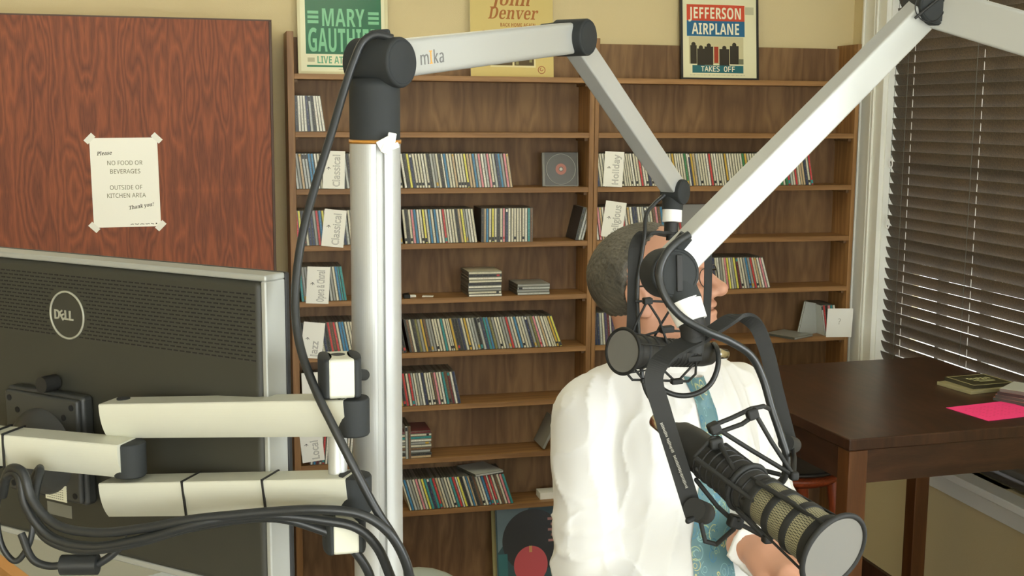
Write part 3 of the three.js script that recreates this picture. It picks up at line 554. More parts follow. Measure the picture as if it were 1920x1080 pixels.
// round joint: a drum with its axis along dir, with a raised disc on the side towards the camera
function drum(parent, name, c, dir, r, len, m = M.joint) {
  const q = new THREE.Quaternion().setFromUnitVectors(V(0, 1, 0), dir.clone().normalize());
  const o = obj(name, lathe([[0, -len / 2], [r * 0.9, -len / 2], [r, -len / 2 + r * 0.1], [r, len / 2 - r * 0.14], [r * 0.93, len / 2 - r * 0.03], [r * 0.86, len / 2 - r * 0.03], [r * 0.84, len / 2 - r * 0.09], [r * 0.82, len / 2], [0, len / 2 + r * 0.03]], 48), m, parent);
  o.quaternion.copy(q); o.position.copy(c); return o;
}
{
  const t = thing('boom_stand', 'silver two-part boom arm on the upright pole', 'boom arm', [0, 0, 0]);
  const A = V(0.182,1.925,2.992), B = V(0.478,1.97,2.706), E = V(0.705,1.756,2.513);
  const dir = B.clone().sub(A).setY(0).normalize(), side = V(-dir.z, 0, dir.x); if (side.z < 0) side.negate();
  // swivel housing on the pole top
  const y0 = V(0.173,1.838,2.993).y, y1 = V(0.175,1.904,2.983).y;
  const hs = obj('swivel_housing', lathe([[0, 0], [0.0265, 0], [0.027, 0.002], [0.027, (y1 - y0) * 0.86], [0.0255, (y1 - y0)], [0, y1 - y0]], 48), M.joint, t); hs.position.set(POLE.x, y0, POLE.z);
  drum(t, 'shoulder_joint', V(POLE.x, V(0.176,1.921,2.981).y, POLE.z).addScaledVector(side, 0.004).addScaledVector(dir, 0.004), side, 0.0265, 0.062);
  const A2 = V(POLE.x, V(0.176,1.925,2.98).y, POLE.z).addScaledVector(dir, 0.02);
  const s1 = boomSegment(t, A2, B, 0.041, 0.03, M.alu, 'upper_boom');
  // printed mark on the upper boom
  { let x = 0.04; for (const [ch, m, ff, dy] of [['m', 0, 0, 0], ['!', 1, 0, 0], ['k', 0, 0, 0], ['a', 0, 0, 0]]) { const g = text(ch === '!' ? 'I' : ch, ch === '!' ? 0.0145 : 0.0145, 0.0004, fontR); const w = g.boundingBox.max.x; g.translate(x, -0.009 + dy, 0.0151); const o = obj('logo_letter', g, m ? M.orange : std(rgb(0.16, 0.16, 0.15), 0.6), t); setFrame(o, A2, s1.fr); x += w + 0.0012; } }
  drum(t, 'elbow_joint', B.clone().addScaledVector(dir, -0.002).addScaledVector(side, 0.003), side, 0.0245, 0.05);
  const d2 = E.clone().sub(B).setY(0).normalize(), side2 = V(-d2.z, 0, d2.x); if (side2.z < 0) side2.negate();
  boomSegment(t, B.clone(), E, 0.033, 0.026, M.alu2, 'lower_boom', undefined, 0.12);
  obj('elbow_knuckle', rod(B.clone().addScaledVector(side, -0.045), B.clone().addScaledVector(side, -0.02), 0.02, 0.022, 24), M.joint, t);
  drum(t, 'wrist_joint', V(0.708,1.749,2.515), side2, 0.02, 0.034);
  obj('wrist_stem', rod(V(0.705,1.747,2.514), V(0.703,1.721,2.517), 0.0165, 0.0165, 24), M.joint, t);
  obj('white_collar', rod(V(0.703,1.722,2.517), V(0.702,1.702,2.52), 0.0152, 0.0152, 28), M.white, t);
  obj('thread_nut', [rod(V(0.701,1.701,2.52), V(0.7,1.686,2.522), 0.0112, 0.0112, 20), rod(V(0.7,1.686,2.522), V(0.7,1.674,2.524), 0.007, 0.0085, 16)], M.black, t);
  obj('cable_clip', [box(0.022, 0.012, 0.014, [0, 0, 0], [0, 0, 0.1], 0.003)].map((g) => { const q = V(0.18,1.95,2.988); g.translate(q.x, q.y, q.z); return g; }), M.joint, t);
}
tag(obj('arm_cable', tube([V(0.19,1.946,3.012), V(0.172,1.949,3.015), V(0.159,1.942,3.017), V(0.149,1.923,3.021), V(0.137,1.891,3.028), V(0.123,1.85,3.041), V(0.106,1.803,3.059), V(0.091,1.758,3.078), V(0.082,1.717,3.092), V(0.078,1.677,3.107), V(0.081,1.643,3.123), V(0.093,1.605,3.148), V(0.108,1.572,3.167), V(0.126,1.534,3.182), V(0.145,1.495,3.188), V(0.165,1.46,3.192), V(0.18,1.416,3.192), V(0.187,1.362,3.181)], 0.0043, 120), M.rubber), 'black cable looping from the pole top down past the shelves', 'cable');

// ------------------------------------------------------------------ monitor arms
{
  const t = thing('swivel_mount', 'pale stacked swivel arms carrying the monitor', 'monitor arm', [0, 0, 0]);
  const pz = 1.19;
  const up = M.cream;
  const arm = (name, a, b, h, capEnd) => {
    // flat top, front face bowed and drawn in towards the bottom
    const fr = frameAB(a, b), L = a.distanceTo(b), w = 0.017, k = h / 2, s = new THREE.Shape();
    s.moveTo(-w, k - 0.001); s.lineTo(-w + 0.001, k); s.lineTo(w - 0.001, k); s.lineTo(w, k - 0.001); s.bezierCurveTo(w + 0.0015, k * 0.3, w - 0.001, -k * 0.5, w * 0.42, -k); s.lineTo(-w * 0.42, -k); s.bezierCurveTo(-w + 0.001, -k * 0.5, -w - 0.0015, k * 0.3, -w, k - 0.001);
    const g = new THREE.ExtrudeGeometry(s, { depth: L, bevelEnabled: false, curveSegments: 14 }); g.rotateY(Math.PI / 2);
    const o = obj(name, g, up, t); setFrame(o, a, fr); return o;
  };
  const cap = (name, c, h, r, m = M.joint) => { const o = obj(name, lathe([[0, -h / 2], [r * 0.93, -h / 2], [r, -h / 2 + 0.002], [r, h / 2 - 0.002], [r * 0.93, h / 2], [0, h / 2]], 32), m, t); o.position.copy(c); return o; };
  arm('upper_arm', V(-0.108,1.549,2.996), V(0.129,1.574,3.135), 0.0385);
  cap('upper_end_cap', V(0.13,1.574,3.136), 0.0375, 0.0165);
  arm('lower_arm', V(-0.11,1.468,3.008), V(0.129,1.499,3.147), 0.0385);
  cap('lower_end_cap', V(0.13,1.499,3.147), 0.0375, 0.0165);
  arm('front_arm', V(-0.276,1.515,2.928), V(-0.09,1.515,3.032), 0.037);
  cap('front_end_cap', V(-0.088,1.514,3.028), 0.036, 0.0168);
  obj('silver_post', rod(V(0.114,1.451,3.14), V(0.117,1.613,3.116), 0.0094, 0.0094, 28), M.alu2, t);
  // short stubs on the pole bracket
  for (const [n, x, y, h] of [['upper_stub', 637, 702, 0.039], ['lower_stub', 645, 998, 0.032]]) {
    const c = V(0.118,1.615,3.132), e = n === 'upper_stub' ? c : V(0.118,1.463,3.154), g = box(0.028, h, 0.045, [0, 0, 0], [0, 0, 0], 0.004);
    const o = obj(n, g, up, t); o.position.copy(e);
    for (const s of [-1, 1]) { const k = obj('stub_cap', place(lathe([[0, -h / 2], [0.021, -h / 2], [0.023, -h / 2 + 0.003], [0.023, h / 2 - 0.003], [0.021, h / 2], [0, h / 2]], 28).scale(0.3, 1, 1), [s * 0.014, 0, 0]), M.joint, t); k.position.copy(e); }
  }
  obj('pole_clamp', rod(V(0.121,1.612,3.117), V(0.153,1.594,3.043), 0.006, 0.006, 20), M.joint, t);
  obj('pole_clamp', rod(V(0.122,1.456,3.141), V(0.149,1.427,3.066), 0.006, 0.006, 20), M.joint, t);
  for (const q of [V(-0.094,1.57,2.997), V(0.117,1.634,3.129)]) obj('bolt_cap', place(new THREE.CylinderGeometry(0.007, 0.007, 0.0015, 20), q.toArray()), M.joint, t);
  obj('pivot_pin', rod(V(-0.087,1.529,3.013), V(-0.088,1.492,3.018), 0.008, 0.008, 16), M.alu2, t);
  // zip ties round the arms
  for (const [a, tt] of [[V(-0.11,1.468,3.008).lerp(V(0.129,1.499,3.147), 0.355), 0], [V(-0.11,1.468,3.008).lerp(V(0.129,1.499,3.147), 0.68), 0], [V(-0.276,1.515,2.928).lerp(V(-0.09,1.515,3.032), 0.366), 1], [V(-0.276,1.515,2.928).lerp(V(-0.09,1.515,3.032), 0.29), 1]]) {
    const o = obj('cable_tie', [span(-0.001, 0.001, -0.0205, 0.0205, 0.0165, 0.0185), span(-0.001, 0.001, -0.0205, 0.0205, -0.0185, -0.0165), span(-0.001, 0.001, 0.0188, 0.0205, -0.0185, 0.0185), span(-0.001, 0.001, -0.022, -0.0195, -0.0185, 0.0185)], M.black, t);
    setFrame(o, a, tt ? frameAB(V(-0.276,1.515,2.928), V(-0.09,1.515,3.032)) : frameAB(V(-0.11,1.468,3.008), V(0.129,1.499,3.147)));
  }
}

// ------------------------------------------------------------------ monitor seen from behind
{
  const c0 = V(0.051,1.708,3.085);
  const t = thing('computer_monitor', 'black monitor with silver rim, seen from behind', 'monitor', c0.toArray(), -0.75);
  const W = 0.545, Hm = 0.338;
  obj('back_cover', [box(W - 0.012, Hm - 0.012, 0.03, [-W / 2, -Hm / 2, -0.013], [0, 0, 0], 0.008)], M.plastic, t);
  obj('silver_rim', [span(-W, 0, -0.0065, 0, -0.03, 0.0005, 0.002), span(-W, 0, -Hm, -Hm + 0.0075, -0.03, 0.0005, 0.002), span(-0.0065, 0, -Hm + 0.007, -0.006, -0.03, 0.0005, 0.002), span(-W, -W + 0.0065, -Hm + 0.007, -0.006, -0.03, 0.0005, 0.002)], M.silver, t);
  obj('front_bezel', box(W, Hm, 0.007, [-W / 2, -Hm / 2, -0.0338], [0, 0, 0], 0.002), M.black, t);
  obj('screen', box(W - 0.03, Hm - 0.03, 0.001, [-W / 2, -Hm / 2, -0.0376]), std(rgb(0.01, 0.01, 0.012), 0.15), t);
  // rows of narrow vent slots across the upper back
  const slots = [], lc = [-0.283, -0.064];
  for (let j = 0; j < 17; j++) for (let i = 0; i < 58; i++) {
    const x = -0.016 - i * 0.0088 - (j % 2) * 0.0044, y = -0.02 - j * 0.0042;
    if (Math.hypot(x - lc[0], y - lc[1]) < 0.031) continue;
    slots.push(span(x - 0.003, x + 0.003, y - 0.0007, y + 0.0007, 0.0015, 0.0023));
  }
  const vs = obj('vent_slots', slots, std(rgb(0.006, 0.006, 0.005), 0.8), t); vs.userData.kind = 'stuff';
  const lm = std(rgb(0.36, 0.36, 0.29), 0.45, 0.2);
  obj('logo_ring', place(new THREE.TorusGeometry(0.0262, 0.0013, 8, 56), [lc[0], lc[1], 0.0024]), lm, t);
  { let x = lc[0] - 0.0198; for (const [ch, r] of [['D', 0], ['E', 0.6], ['L', 0], ['L', 0]]) { const g = text(ch, 0.0108, 0.0008), b = g.boundingBox; g.translate(-b.min.x, 0, 0); const w = b.max.x - b.min.x; if (r) { g.translate(-w / 2, -0.0054, 0); g.rotateZ(r); g.translate(w / 2, 0.0048, 0); } g.scale(1.06, 1, 1); g.translate(x, lc[1] - 0.0055, 0.0021); obj('logo_letter', g, lm, t); x += w * 1.06 + 0.0005; } }
  // mounting plate, dome, screws and knob
  const pc = [-0.308, -0.212];
  obj('mounting_plate', [box(0.124, 0.124, 0.016, [pc[0], pc[1], 0.01], [0, 0, 0], 0.005), box(0.118, 0.118, 0.008, [pc[0], pc[1], 0.02], [0, 0, 0], 0.004)], std(rgb(0.03, 0.032, 0.03), 0.4), t);
  obj('plate_hole', [[-1, 1, 0.05], [1, 1, 0.05], [-1, 1, 0.0375], [1, 1, 0.0375], [1, -1, 0.05], [-1, -1, 0.05]].map(([a, b, r]) => place(new THREE.CylinderGeometry(0.0035, 0.0035, 0.001, 16), [pc[0] + a * r, pc[1] + b * r, 0.0242], [Math.PI / 2, 0, 0])), std(rgb(0.004, 0.004, 0.004), 0.9), t);
  const dm = place(lathe([[0.05, 0], [0.046, 0.008], [0.034, 0.02], [0.022, 0.027], [0.018, 0.04], [0, 0.042]], 40), [pc[0], pc[1] - 0.006, 0.023], [Math.PI / 2, 0, 0]);
  obj('tilt_dome', dm, std(rgb(0.034, 0.036, 0.034), 0.4), t);
  obj('dome_screw', [[-0.024, 0.012], [0.02, 0.012], [0.004, -0.002]].map(([a, b]) => place(new THREE.SphereGeometry(0.0052, 14, 10), [pc[0] + a, pc[1] + b - 0.004, 0.052])), M.chrome, t);
  obj('release_knob', [place(new THREE.CylinderGeometry(0.009, 0.009, 0.02, 24), [pc[0] + 0.006, pc[1] + 0.071, 0.016], [Math.PI / 2, 0, 0])], M.black, t);
  obj('rating_label', [span(-0.33, -0.29, -0.3, -0.285, 0.002, 0.0025)], std(rgb(0.16, 0.16, 0.13), 0.6), t);
  const sl = canvasTex(160, 100, (c) => { c.fillStyle = '#cfceb6'; c.fillRect(0, 0, 160, 100); c.fillStyle = '#6a6a5c'; for (let y = 14; y < 90; y += 14) for (let x = 12; x < 140; x += 16) c.fillRect(x, y, 11, 5); });
  obj('serial_label', [box(0.034, 0.019, 0.0006, [pc[0] + 0.02, pc[1] - 0.05, 0.0244])], std(0xffffff, 0.6, 0, { map: sl }), t);
}

// ------------------------------------------------------------------ cable bundle hanging from the monitor
{
  const cab = (label, pts, r) => tag(obj('monitor_cable', tube(pts, r, 110), M.rubber), label, 'cable', 'cables strapped along the monitor arm');
  cab('black monitor cable, highest of the bundle under the lower arm', [V(-0.209,1.498,3.031), V(-0.201,1.514,3.041), V(-0.188,1.514,3.055), V(-0.178,1.487,3.066), V(-0.156,1.466,3.08), V(-0.117,1.462,3.101), V(-0.071,1.47,3.122), V(-0.024,1.482,3.142), V(0.014,1.488,3.156), V(0.05,1.493,3.169), V(0.093,1.497,3.185), V(0.132,1.492,3.195), V(0.156,1.474,3.199), V(0.173,1.44,3.197), V(0.18,1.392,3.185)], 0.0048);
  cab('black monitor cable, middle of the bundle under the lower arm', [V(-0.213,1.481,3.022), V(-0.205,1.506,3.036), V(-0.193,1.51,3.049), V(-0.185,1.48,3.061), V(-0.163,1.453,3.075), V(-0.123,1.447,3.097), V(-0.071,1.46,3.123), V(-0.024,1.477,3.143), V(0.014,1.485,3.154), V(0.05,1.488,3.165), V(0.093,1.484,3.176), V(0.127,1.476,3.183), V(0.146,1.456,3.183), V(0.162,1.417,3.177)], 0.0048);
  cab('black monitor cable, lowest of the bundle under the lower arm', [V(-0.185,1.492,3.017), V(-0.176,1.507,3.022), V(-0.179,1.483,3.046), V(-0.171,1.454,3.068), V(-0.139,1.442,3.088), V(-0.087,1.452,3.115), V(-0.024,1.473,3.138), V(0.05,1.484,3.16), V(0.089,1.473,3.166), V(0.116,1.459,3.17), V(0.139,1.427,3.17), V(0.147,1.378,3.158)], 0.0046);
  cab('thin black cable loop hanging at the left edge with a ferrite', [V(-0.215,1.491,2.999), V(-0.223,1.458,3.002), V(-0.217,1.42,3.009), V(-0.205,1.408,3.014), V(-0.191,1.426,3.015), V(-0.186,1.453,3.012)], 0.0032);
  const t = thing('ferrite_cable', 'black cable with a ferrite cylinder beneath the monitor', 'cable');
  obj('cable', tube([V(-0.198,1.438,3.017), V(-0.186,1.413,3.028), V(-0.171,1.407,3.033), V(-0.156,1.408,3.037)], 0.004), M.rubber, t);
  obj('ferrite', [rod(V(-0.158,1.408,3.036), V(-0.122,1.409,3.045), 0.0105, 0.0105, 20)], M.rubber, t);
  obj('cable', tube([V(-0.122,1.409,3.045), V(-0.11,1.417,3.047), V(-0.101,1.425,3.048), V(-0.091,1.435,3.049)], 0.004), M.rubber, t);
}

// ------------------------------------------------------------------ right-hand boom arm
{
  const t = thing('boom_stand', 'bright silver boom arm reaching down from the upper right', 'boom arm', [0, 0, 0]);
  const A = V(0.467,1.711,3.116), B = V(0.824,1.997,3.007), C = V(0.933,1.924,3.211);
  const dir = B.clone().sub(A).setY(0).normalize(), side = V(-dir.z, 0, dir.x); if (side.z < 0) side.negate();
  const toCam = V(0, 1.869, 4.298).sub(A).normalize();
  boomSegment(t, A, B, 0.0355, 0.026, M.alu, 'lower_boom', undefined, 0.12);
  boomSegment(t, B, C, 0.045, 0.03, M.alu, 'upper_boom', undefined, 0.12);
  drum(t, 'elbow_joint', V(0.821,1.996,3.011), toCam.clone().setY(0).add(V(0.25, 0, 0)), 0.0232, 0.05);
  obj('elbow_groove', rod(V(0.788,1.98,3.036), V(0.819,2.006,3.04), 0.0016), M.black, t);
  obj('elbow_ring', [(() => { const g = new THREE.TorusGeometry(0.0178, 0.0007, 8, 48); g.applyQuaternion(new THREE.Quaternion().setFromUnitVectors(V(0, 0, 1), toCam.clone().setY(0).add(V(0.25, 0, 0)).normalize())); const q = V(0.807,1.994,3.035); g.translate(q.x, q.y, q.z); return g; })()], M.black, t);
  const jd = toCam.clone().addScaledVector(V(0.97, 0, 0.24), 0.32).normalize();
  drum(t, 'wrist_joint', V(0.46,1.706,3.128), jd, 0.0262, 0.044);
  { const g = box(0.0065, 0.038, 0.003, [0, 0, 0], [0, 0, 0], 0.0012); g.applyQuaternion(new THREE.Quaternion().setFromUnitVectors(V(0, 0, 1), jd)); const q = V(0.462,1.709,3.152); g.translate(q.x, q.y, q.z); obj('wrist_groove', [g], M.black, t); }
  obj('wrist_stem', rod(V(0.464,1.699,3.13), V(0.473,1.675,3.144), 0.0205, 0.0185, 28), M.joint, t);
  obj('white_collar', rod(V(0.471,1.678,3.143), V(0.477,1.658,3.152), 0.0185, 0.0165, 28), M.white, t);
  obj('thread_nut', [rod(V(0.476,1.659,3.152), V(0.48,1.642,3.158), 0.0138, 0.0138, 24)], M.black, t);
  obj('cable_clip', [rod(V(0.465,1.735,3.138), V(0.472,1.746,3.143), 0.0075, 0.0075, 16)], M.joint, t);
}
// pole out of the picture that carries it
{
  const q = V(0.933,1.924,3.211);
  const t = thing('support_pole', 'silver pole outside the right edge carrying the second boom', 'pole', [q.x, 0.745, q.z]);
  obj('pole_tube', lathe([[0, 0.012], [0.0272, 0.012], [0.0272, q.y - 0.745 - 0.06], [0, q.y - 0.745 - 0.06]]), M.alu2, t);
  obj('swivel_housing', lathe([[0, q.y - 0.745 - 0.06], [0.027, q.y - 0.745 - 0.06], [0.027, q.y - 0.745 + 0.02], [0, q.y - 0.745 + 0.02]]), M.joint, t);
  obj('base_plate', lathe([[0, 0], [0.07, 0], [0.07, 0.008], [0, 0.012]]), M.joint, t);
}

// ------------------------------------------------------------------ broadcast microphones
const meshTex = dataTex(64, 64, (u, v) => { const a = (u * 4) % 1, b = (v * 4 + (Math.floor(u * 4) % 2) * 0.5) % 1, d = Math.hypot(a - 0.5, b - 0.5); return d < 0.3 ? [30, 29, 22] : [150, 146, 118]; });
meshTex.repeat.set(30, 9);
const MESH = std(0xffffff, 0.45, 0.3, { map: meshTex }), CLOTH = std(rgb(0.2, 0.195, 0.17), 0.9, 0, { transparent: true, opacity: 0.8 }), BODY = std(rgb(0.014, 0.014, 0.012), 0.55);
function microphone(label, front, back, basket = MESH) {
  const t = thing('studio_microphone', label, 'microphone');
  const d = front.clone().sub(back), L = d.length();
  setFrame(t, back, frameAB(back, front));               // local x: towards the mouth
  const turn = (g) => { g.rotateZ(-Math.PI / 2); return g; };
  obj('body', turn(lathe([[0, 0], [0.012, 0], [0.0135, 0.004], [0.018, 0.012], [0.0205, 0.03], [0.021, L * 0.42], [0.0205, L * 0.62], [0, L * 0.62]])), BODY, t);
  obj('connector', turn(lathe([[0, -0.03], [0.0085, -0.03], [0.0095, -0.012], [0.0095, 0.001], [0, 0.001]], 24)), M.chrome, t);
  const ribs = []; for (let i = 0; i < 8; i++) ribs.push(place(new THREE.TorusGeometry(0.0209, 0.0012, 8, 40), [L * (0.26 + i * 0.042), 0, 0], [0, Math.PI / 2, 0]));
  obj('cooling_ribs', ribs, M.black, t);
  const x0 = L * 0.6, x1 = L * 0.965, r0 = 0.0212, r1 = 0.0262;
  obj('mesh_basket', turn(lathe([[0, x0], [r0, x0], [r1, x1], [r1 * 0.6, x1 + 0.002], [0, x1 + 0.002]], 48)), basket, t);
  for (let i = 0; i < 4; i++) { const f = i / 3.0, x = x0 + (x1 - x0) * (0.03 + 0.9 * f), r = r0 + (r1 - r0) * (0.03 + 0.9 * f); obj('basket_ring', turn(lathe([[r, x - 0.0042], [r + 0.0018, x - 0.0034], [r + 0.0018, x + 0.0034], [r, x + 0.0042]], 40)), M.blackSatin, t); }
  for (let i = 0; i < 4; i++) { const a = i * Math.PI / 2 + 0.5; obj('basket_rod', rod(V(x0 - 0.01, Math.cos(a) * (r0 + 0.002), Math.sin(a) * (r0 + 0.002)), V(L - 0.002, Math.cos(a) * 0.0335, Math.sin(a) * 0.0335), 0.0013), M.blackSatin, t); }
  return { t, L, turn };
}
const NF = V(0.528,1.486,3.368), NB = V(0.461,1.541,3.148);
const FF = V(0.586,1.522,2.632), FB = V(0.772,1.492,2.537);
function popScreen(mic, r) {
  const o = obj('pop_ring', place(new THREE.TorusGeometry(r, 0.0026, 10, 64), [mic.L, 0, 0], [0, Math.PI / 2, 0]), M.blackSatin, mic.t);
  obj('pop_cloth', mic.turn(lathe([[0, mic.L - 0.0006], [r, mic.L - 0.0006], [r, mic.L + 0.0006], [0, mic.L + 0.0006]], 48)), CLOTH, mic.t);
  return o;
}
const near = microphone('black broadcast microphone with a grey pop screen, nearest the camera', NF, NB);
popScreen(near, 0.0365);
const far = microphone('black broadcast microphone in front of the man’s collar', FF, FB, BODY);
popScreen(far, 0.0335);
// the parts of a microphone's yoke and elastic suspension, given in room coordinates
function add(mic, name, g, m = M.blackSatin) { const o = obj(name, g, m, mic.t); mic.t.updateMatrixWorld(true); o.applyMatrix4(mic.t.matrixWorld.clone().invert()); return o; }
{
  const wide = camera.position.clone().sub(V(0.466,1.558,3.191)).cross(V(0.35, 1, 0)).normalize();
  const wl = V(0.97, 0.05, 0.24);
  add(near, 'yoke_arm', strap([V(0.479,1.642,3.161), V(0.455,1.634,3.168), V(0.431,1.622,3.181), V(0.424,1.608,3.186), V(0.431,1.577,3.192), V(0.447,1.524,3.199), V(0.463,1.47,3.207)], 0.0185, 0.0042, wl));
  add(near, 'yoke_arm', strap([V(0.476,1.634,3.156), V(0.506,1.648,3.144), V(0.536,1.659,3.136), V(0.555,1.651,3.134), V(0.567,1.626,3.138), V(0.576,1.579,3.15), V(0.585,1.528,3.166)], 0.0155, 0.0042, V(0.9, 0.1, 0.42)));
  add(near, 'yoke_hub', rod(V(0.477,1.647,3.156), V(0.476,1.627,3.159), 0.013, 0.011, 20));
  add(near, 'yoke_knob', [rod(V(0.457,1.482,3.22), V(0.48,1.467,3.192), 0.0115, 0.0115, 20)]);
  add(near, 'yoke_knob', [rod(V(0.572,1.533,3.184), V(0.593,1.523,3.16), 0.0085, 0.0085, 20)]);
  add(near, 'knob_lever', path([V(0.456,1.473,3.221), V(0.449,1.472,3.224)], 0.003));
  const r = 0.0024;
  const rods = [
    [V(0.476,1.564,3.213),V(0.495,1.572,3.217),V(0.514,1.581,3.22),V(0.533,1.58,3.209),V(0.554,1.569,3.18)],
    [V(0.481,1.557,3.215),V(0.505,1.566,3.22),V(0.516,1.574,3.222)],
    [V(0.516,1.58,3.221),V(0.533,1.549,3.229),V(0.553,1.516,3.24)],
    [V(0.483,1.56,3.215),V(0.514,1.54,3.226),V(0.553,1.516,3.24)],
    [V(0.455,1.537,3.222),V(0.472,1.555,3.224),V(0.477,1.553,3.225)],
    [V(0.477,1.553,3.225),V(0.48,1.537,3.249),V(0.488,1.511,3.276)],
    [V(0.497,1.54,3.201),V(0.525,1.518,3.217),V(0.544,1.514,3.227)],
    [V(0.449,1.54,3.241),V(0.467,1.526,3.269),V(0.488,1.51,3.297)],
    [V(0.46,1.522,3.215),V(0.488,1.491,3.237),V(0.516,1.461,3.259)],
    [V(0.467,1.505,3.199),V(0.483,1.482,3.217),V(0.493,1.472,3.231),V(0.521,1.458,3.25)],
    [V(0.47,1.464,3.206),V(0.474,1.444,3.21),V(0.485,1.441,3.213),V(0.494,1.463,3.233),V(0.495,1.476,3.241)],
    [V(0.488,1.53,3.294),V(0.503,1.522,3.33),V(0.52,1.508,3.363)],
    [V(0.553,1.516,3.24),V(0.573,1.522,3.202),V(0.582,1.526,3.18)],
  ];
  for (const l of rods) add(near, 'suspension_rod', path(l, r));

  for (const [q, sz, a] of [[V(0.478,1.562,3.214), [0.012, 0.011, 0.012], 0.4], [V(0.515,1.576,3.221), [0.012, 0.011, 0.01], 0.3], [V(0.475,1.55,3.225), [0.014, 0.011, 0.012], 0.2], [V(0.488,1.51,3.281), [0.016, 0.012, 0.012], -0.5], [V(0.494,1.472,3.236), [0.014, 0.013, 0.012], -0.3], [V(0.517,1.461,3.26), [0.01, 0.009, 0.01], 0], [V(0.553,1.516,3.24), [0.009, 0.009, 0.009], 0]]) add(near, 'suspension_block', box(...sz, q.toArray(), [0, 0, a], 0.0025));
  add(near, 'body_clamp', [(() => { const g = new THREE.TorusGeometry(0.0235, 0.0028, 8, 40); g.applyMatrix4(frameAB(NB, NF).multiply(new THREE.Matrix4().makeRotationY(Math.PI / 2))); const q = NB.clone().lerp(NF, 0.5); g.translate(q.x, q.y, q.z); return g; })()]);
  // thin printed line of lettering along the yoke arm
  { const a = V(0.429,1.565,3.197), b = V(0.453,1.5,3.209), n = b.clone().sub(a).normalize(), gs = [], r2 = rng(3); const fr = frameAB(a, b, V(0.95, 0.3, 0.1)), L = a.distanceTo(b);
    for (const [f0, f1] of [[0, 0.2], [0.24, 0.46], [0.5, 1]]) for (let f = f0; f < f1; f += 0.022) { const g = box(L * 0.014, 0.0018 + r2() * 0.0014, 0.0003); g.translate(f * L, r2() * 0.0005, 0); g.applyMatrix4(fr); g.translate(a.x, a.y, a.z); gs.push(g); }
    const o = add(near, 'printed_line', gs, std(rgb(0.3, 0.29, 0.25), 0.6)); o.userData.kind = 'stuff'; }
}
tag(obj('microphone_cable', tube([V(0.469,1.749,3.158), V(0.455,1.741,3.159), V(0.442,1.728,3.161), V(0.435,1.71,3.165), V(0.439,1.689,3.172), V(0.453,1.67,3.178), V(0.479,1.654,3.18), V(0.509,1.641,3.176), V(0.535,1.624,3.172), V(0.549,1.6,3.172), V(0.557,1.57,3.178), V(0.565,1.54,3.187), V(0.57,1.518,3.191), V(0.568,1.49,3.182), V(0.54,1.489,3.162), V(0.503,1.511,3.149), V(0.476,1.53,3.145), V(0.465,1.537,3.148)], 0.0042, 140), M.rubber), 'black cable curling round the near boom joint down the yoke', 'cable');
{
  const wl = V(0.97, 0.05, 0.24);
  add(far, 'yoke_arm', strap([V(0.7,1.682,2.522), V(0.677,1.686,2.532), V(0.648,1.686,2.542), V(0.631,1.669,2.551), V(0.625,1.622,2.563), V(0.62,1.559,2.577), V(0.612,1.488,2.592)], 0.0185, 0.004, wl));
  add(far, 'yoke_arm', strap([V(0.7,1.682,2.522), V(0.729,1.684,2.508), V(0.759,1.676,2.497), V(0.774,1.653,2.493), V(0.776,1.601,2.496), V(0.772,1.531,2.503), V(0.77,1.49,2.508)], 0.0125, 0.004, wl));
  const r = 0.0019;
  for (const l of [
    [V(0.62,1.589,2.589), V(0.637,1.59,2.593), V(0.678,1.587,2.594)],
    [V(0.636,1.589,2.593), V(0.617,1.552,2.594), V(0.609,1.53,2.595)],
    [V(0.637,1.589,2.593), V(0.653,1.562,2.602), V(0.663,1.53,2.609)],
    [V(0.682,1.575,2.576), V(0.671,1.55,2.566), V(0.664,1.529,2.557)],
    [V(0.608,1.528,2.585), V(0.66,1.544,2.595), V(0.722,1.536,2.571)],
    [V(0.599,1.485,2.61), V(0.608,1.474,2.614), V(0.624,1.474,2.618), V(0.693,1.47,2.625), V(0.712,1.477,2.608), V(0.717,1.492,2.597)],
    [V(0.604,1.5,2.609), V(0.624,1.474,2.618)],
    [V(0.654,1.49,2.613), V(0.671,1.473,2.619)],
    [V(0.709,1.491,2.605), V(0.679,1.471,2.621)],
    [V(0.601,1.531,2.603), V(0.599,1.485,2.61)],
  ]) add(far, 'suspension_rod', path(l, r));
  for (const [q, sz] of [[V(0.637,1.59,2.593), [0.014, 0.01, 0.012]], [V(0.667,1.546,2.597), [0.022, 0.01, 0.014]], [V(0.676,1.47,2.621), [0.018, 0.008, 0.012]], [V(0.717,1.497,2.586), [0.024, 0.009, 0.016]], [V(0.624,1.473,2.618), [0.008, 0.008, 0.008]]]) add(far, 'suspension_block', box(...sz, q.toArray(), [0, 0, 0.05], 0.002));
  add(far, 'yoke_knob', [rod(V(0.605,1.516,2.607), V(0.621,1.505,2.571), 0.01, 0.01, 20)]);
}
tag(obj('microphone_cable', tube([V(0.686,1.745,2.525), V(0.666,1.731,2.533), V(0.651,1.717,2.542), V(0.644,1.687,2.555), V(0.637,1.655,2.563), V(0.628,1.615,2.572), V(0.624,1.561,2.589), V(0.622,1.515,2.606), V(0.628,1.459,2.616), V(0.656,1.425,2.602), V(0.686,1.418,2.558)], 0.0032, 120), M.rubber), 'thin black cable running down the far microphone yoke', 'cable');
tag(obj('microphone_cable', tube([V(0.767,1.493,2.531), V(0.764,1.511,2.554), V(0.762,1.503,2.575), V(0.757,1.48,2.587), V(0.742,1.455,2.593), V(0.717,1.442,2.594), V(0.692,1.44,2.588), V(0.669,1.45,2.578), V(0.66,1.471,2.565), V(0.665,1.492,2.542)], 0.0042, 90), M.rubber), 'thick black cable loop hanging below the far microphone', 'cable');

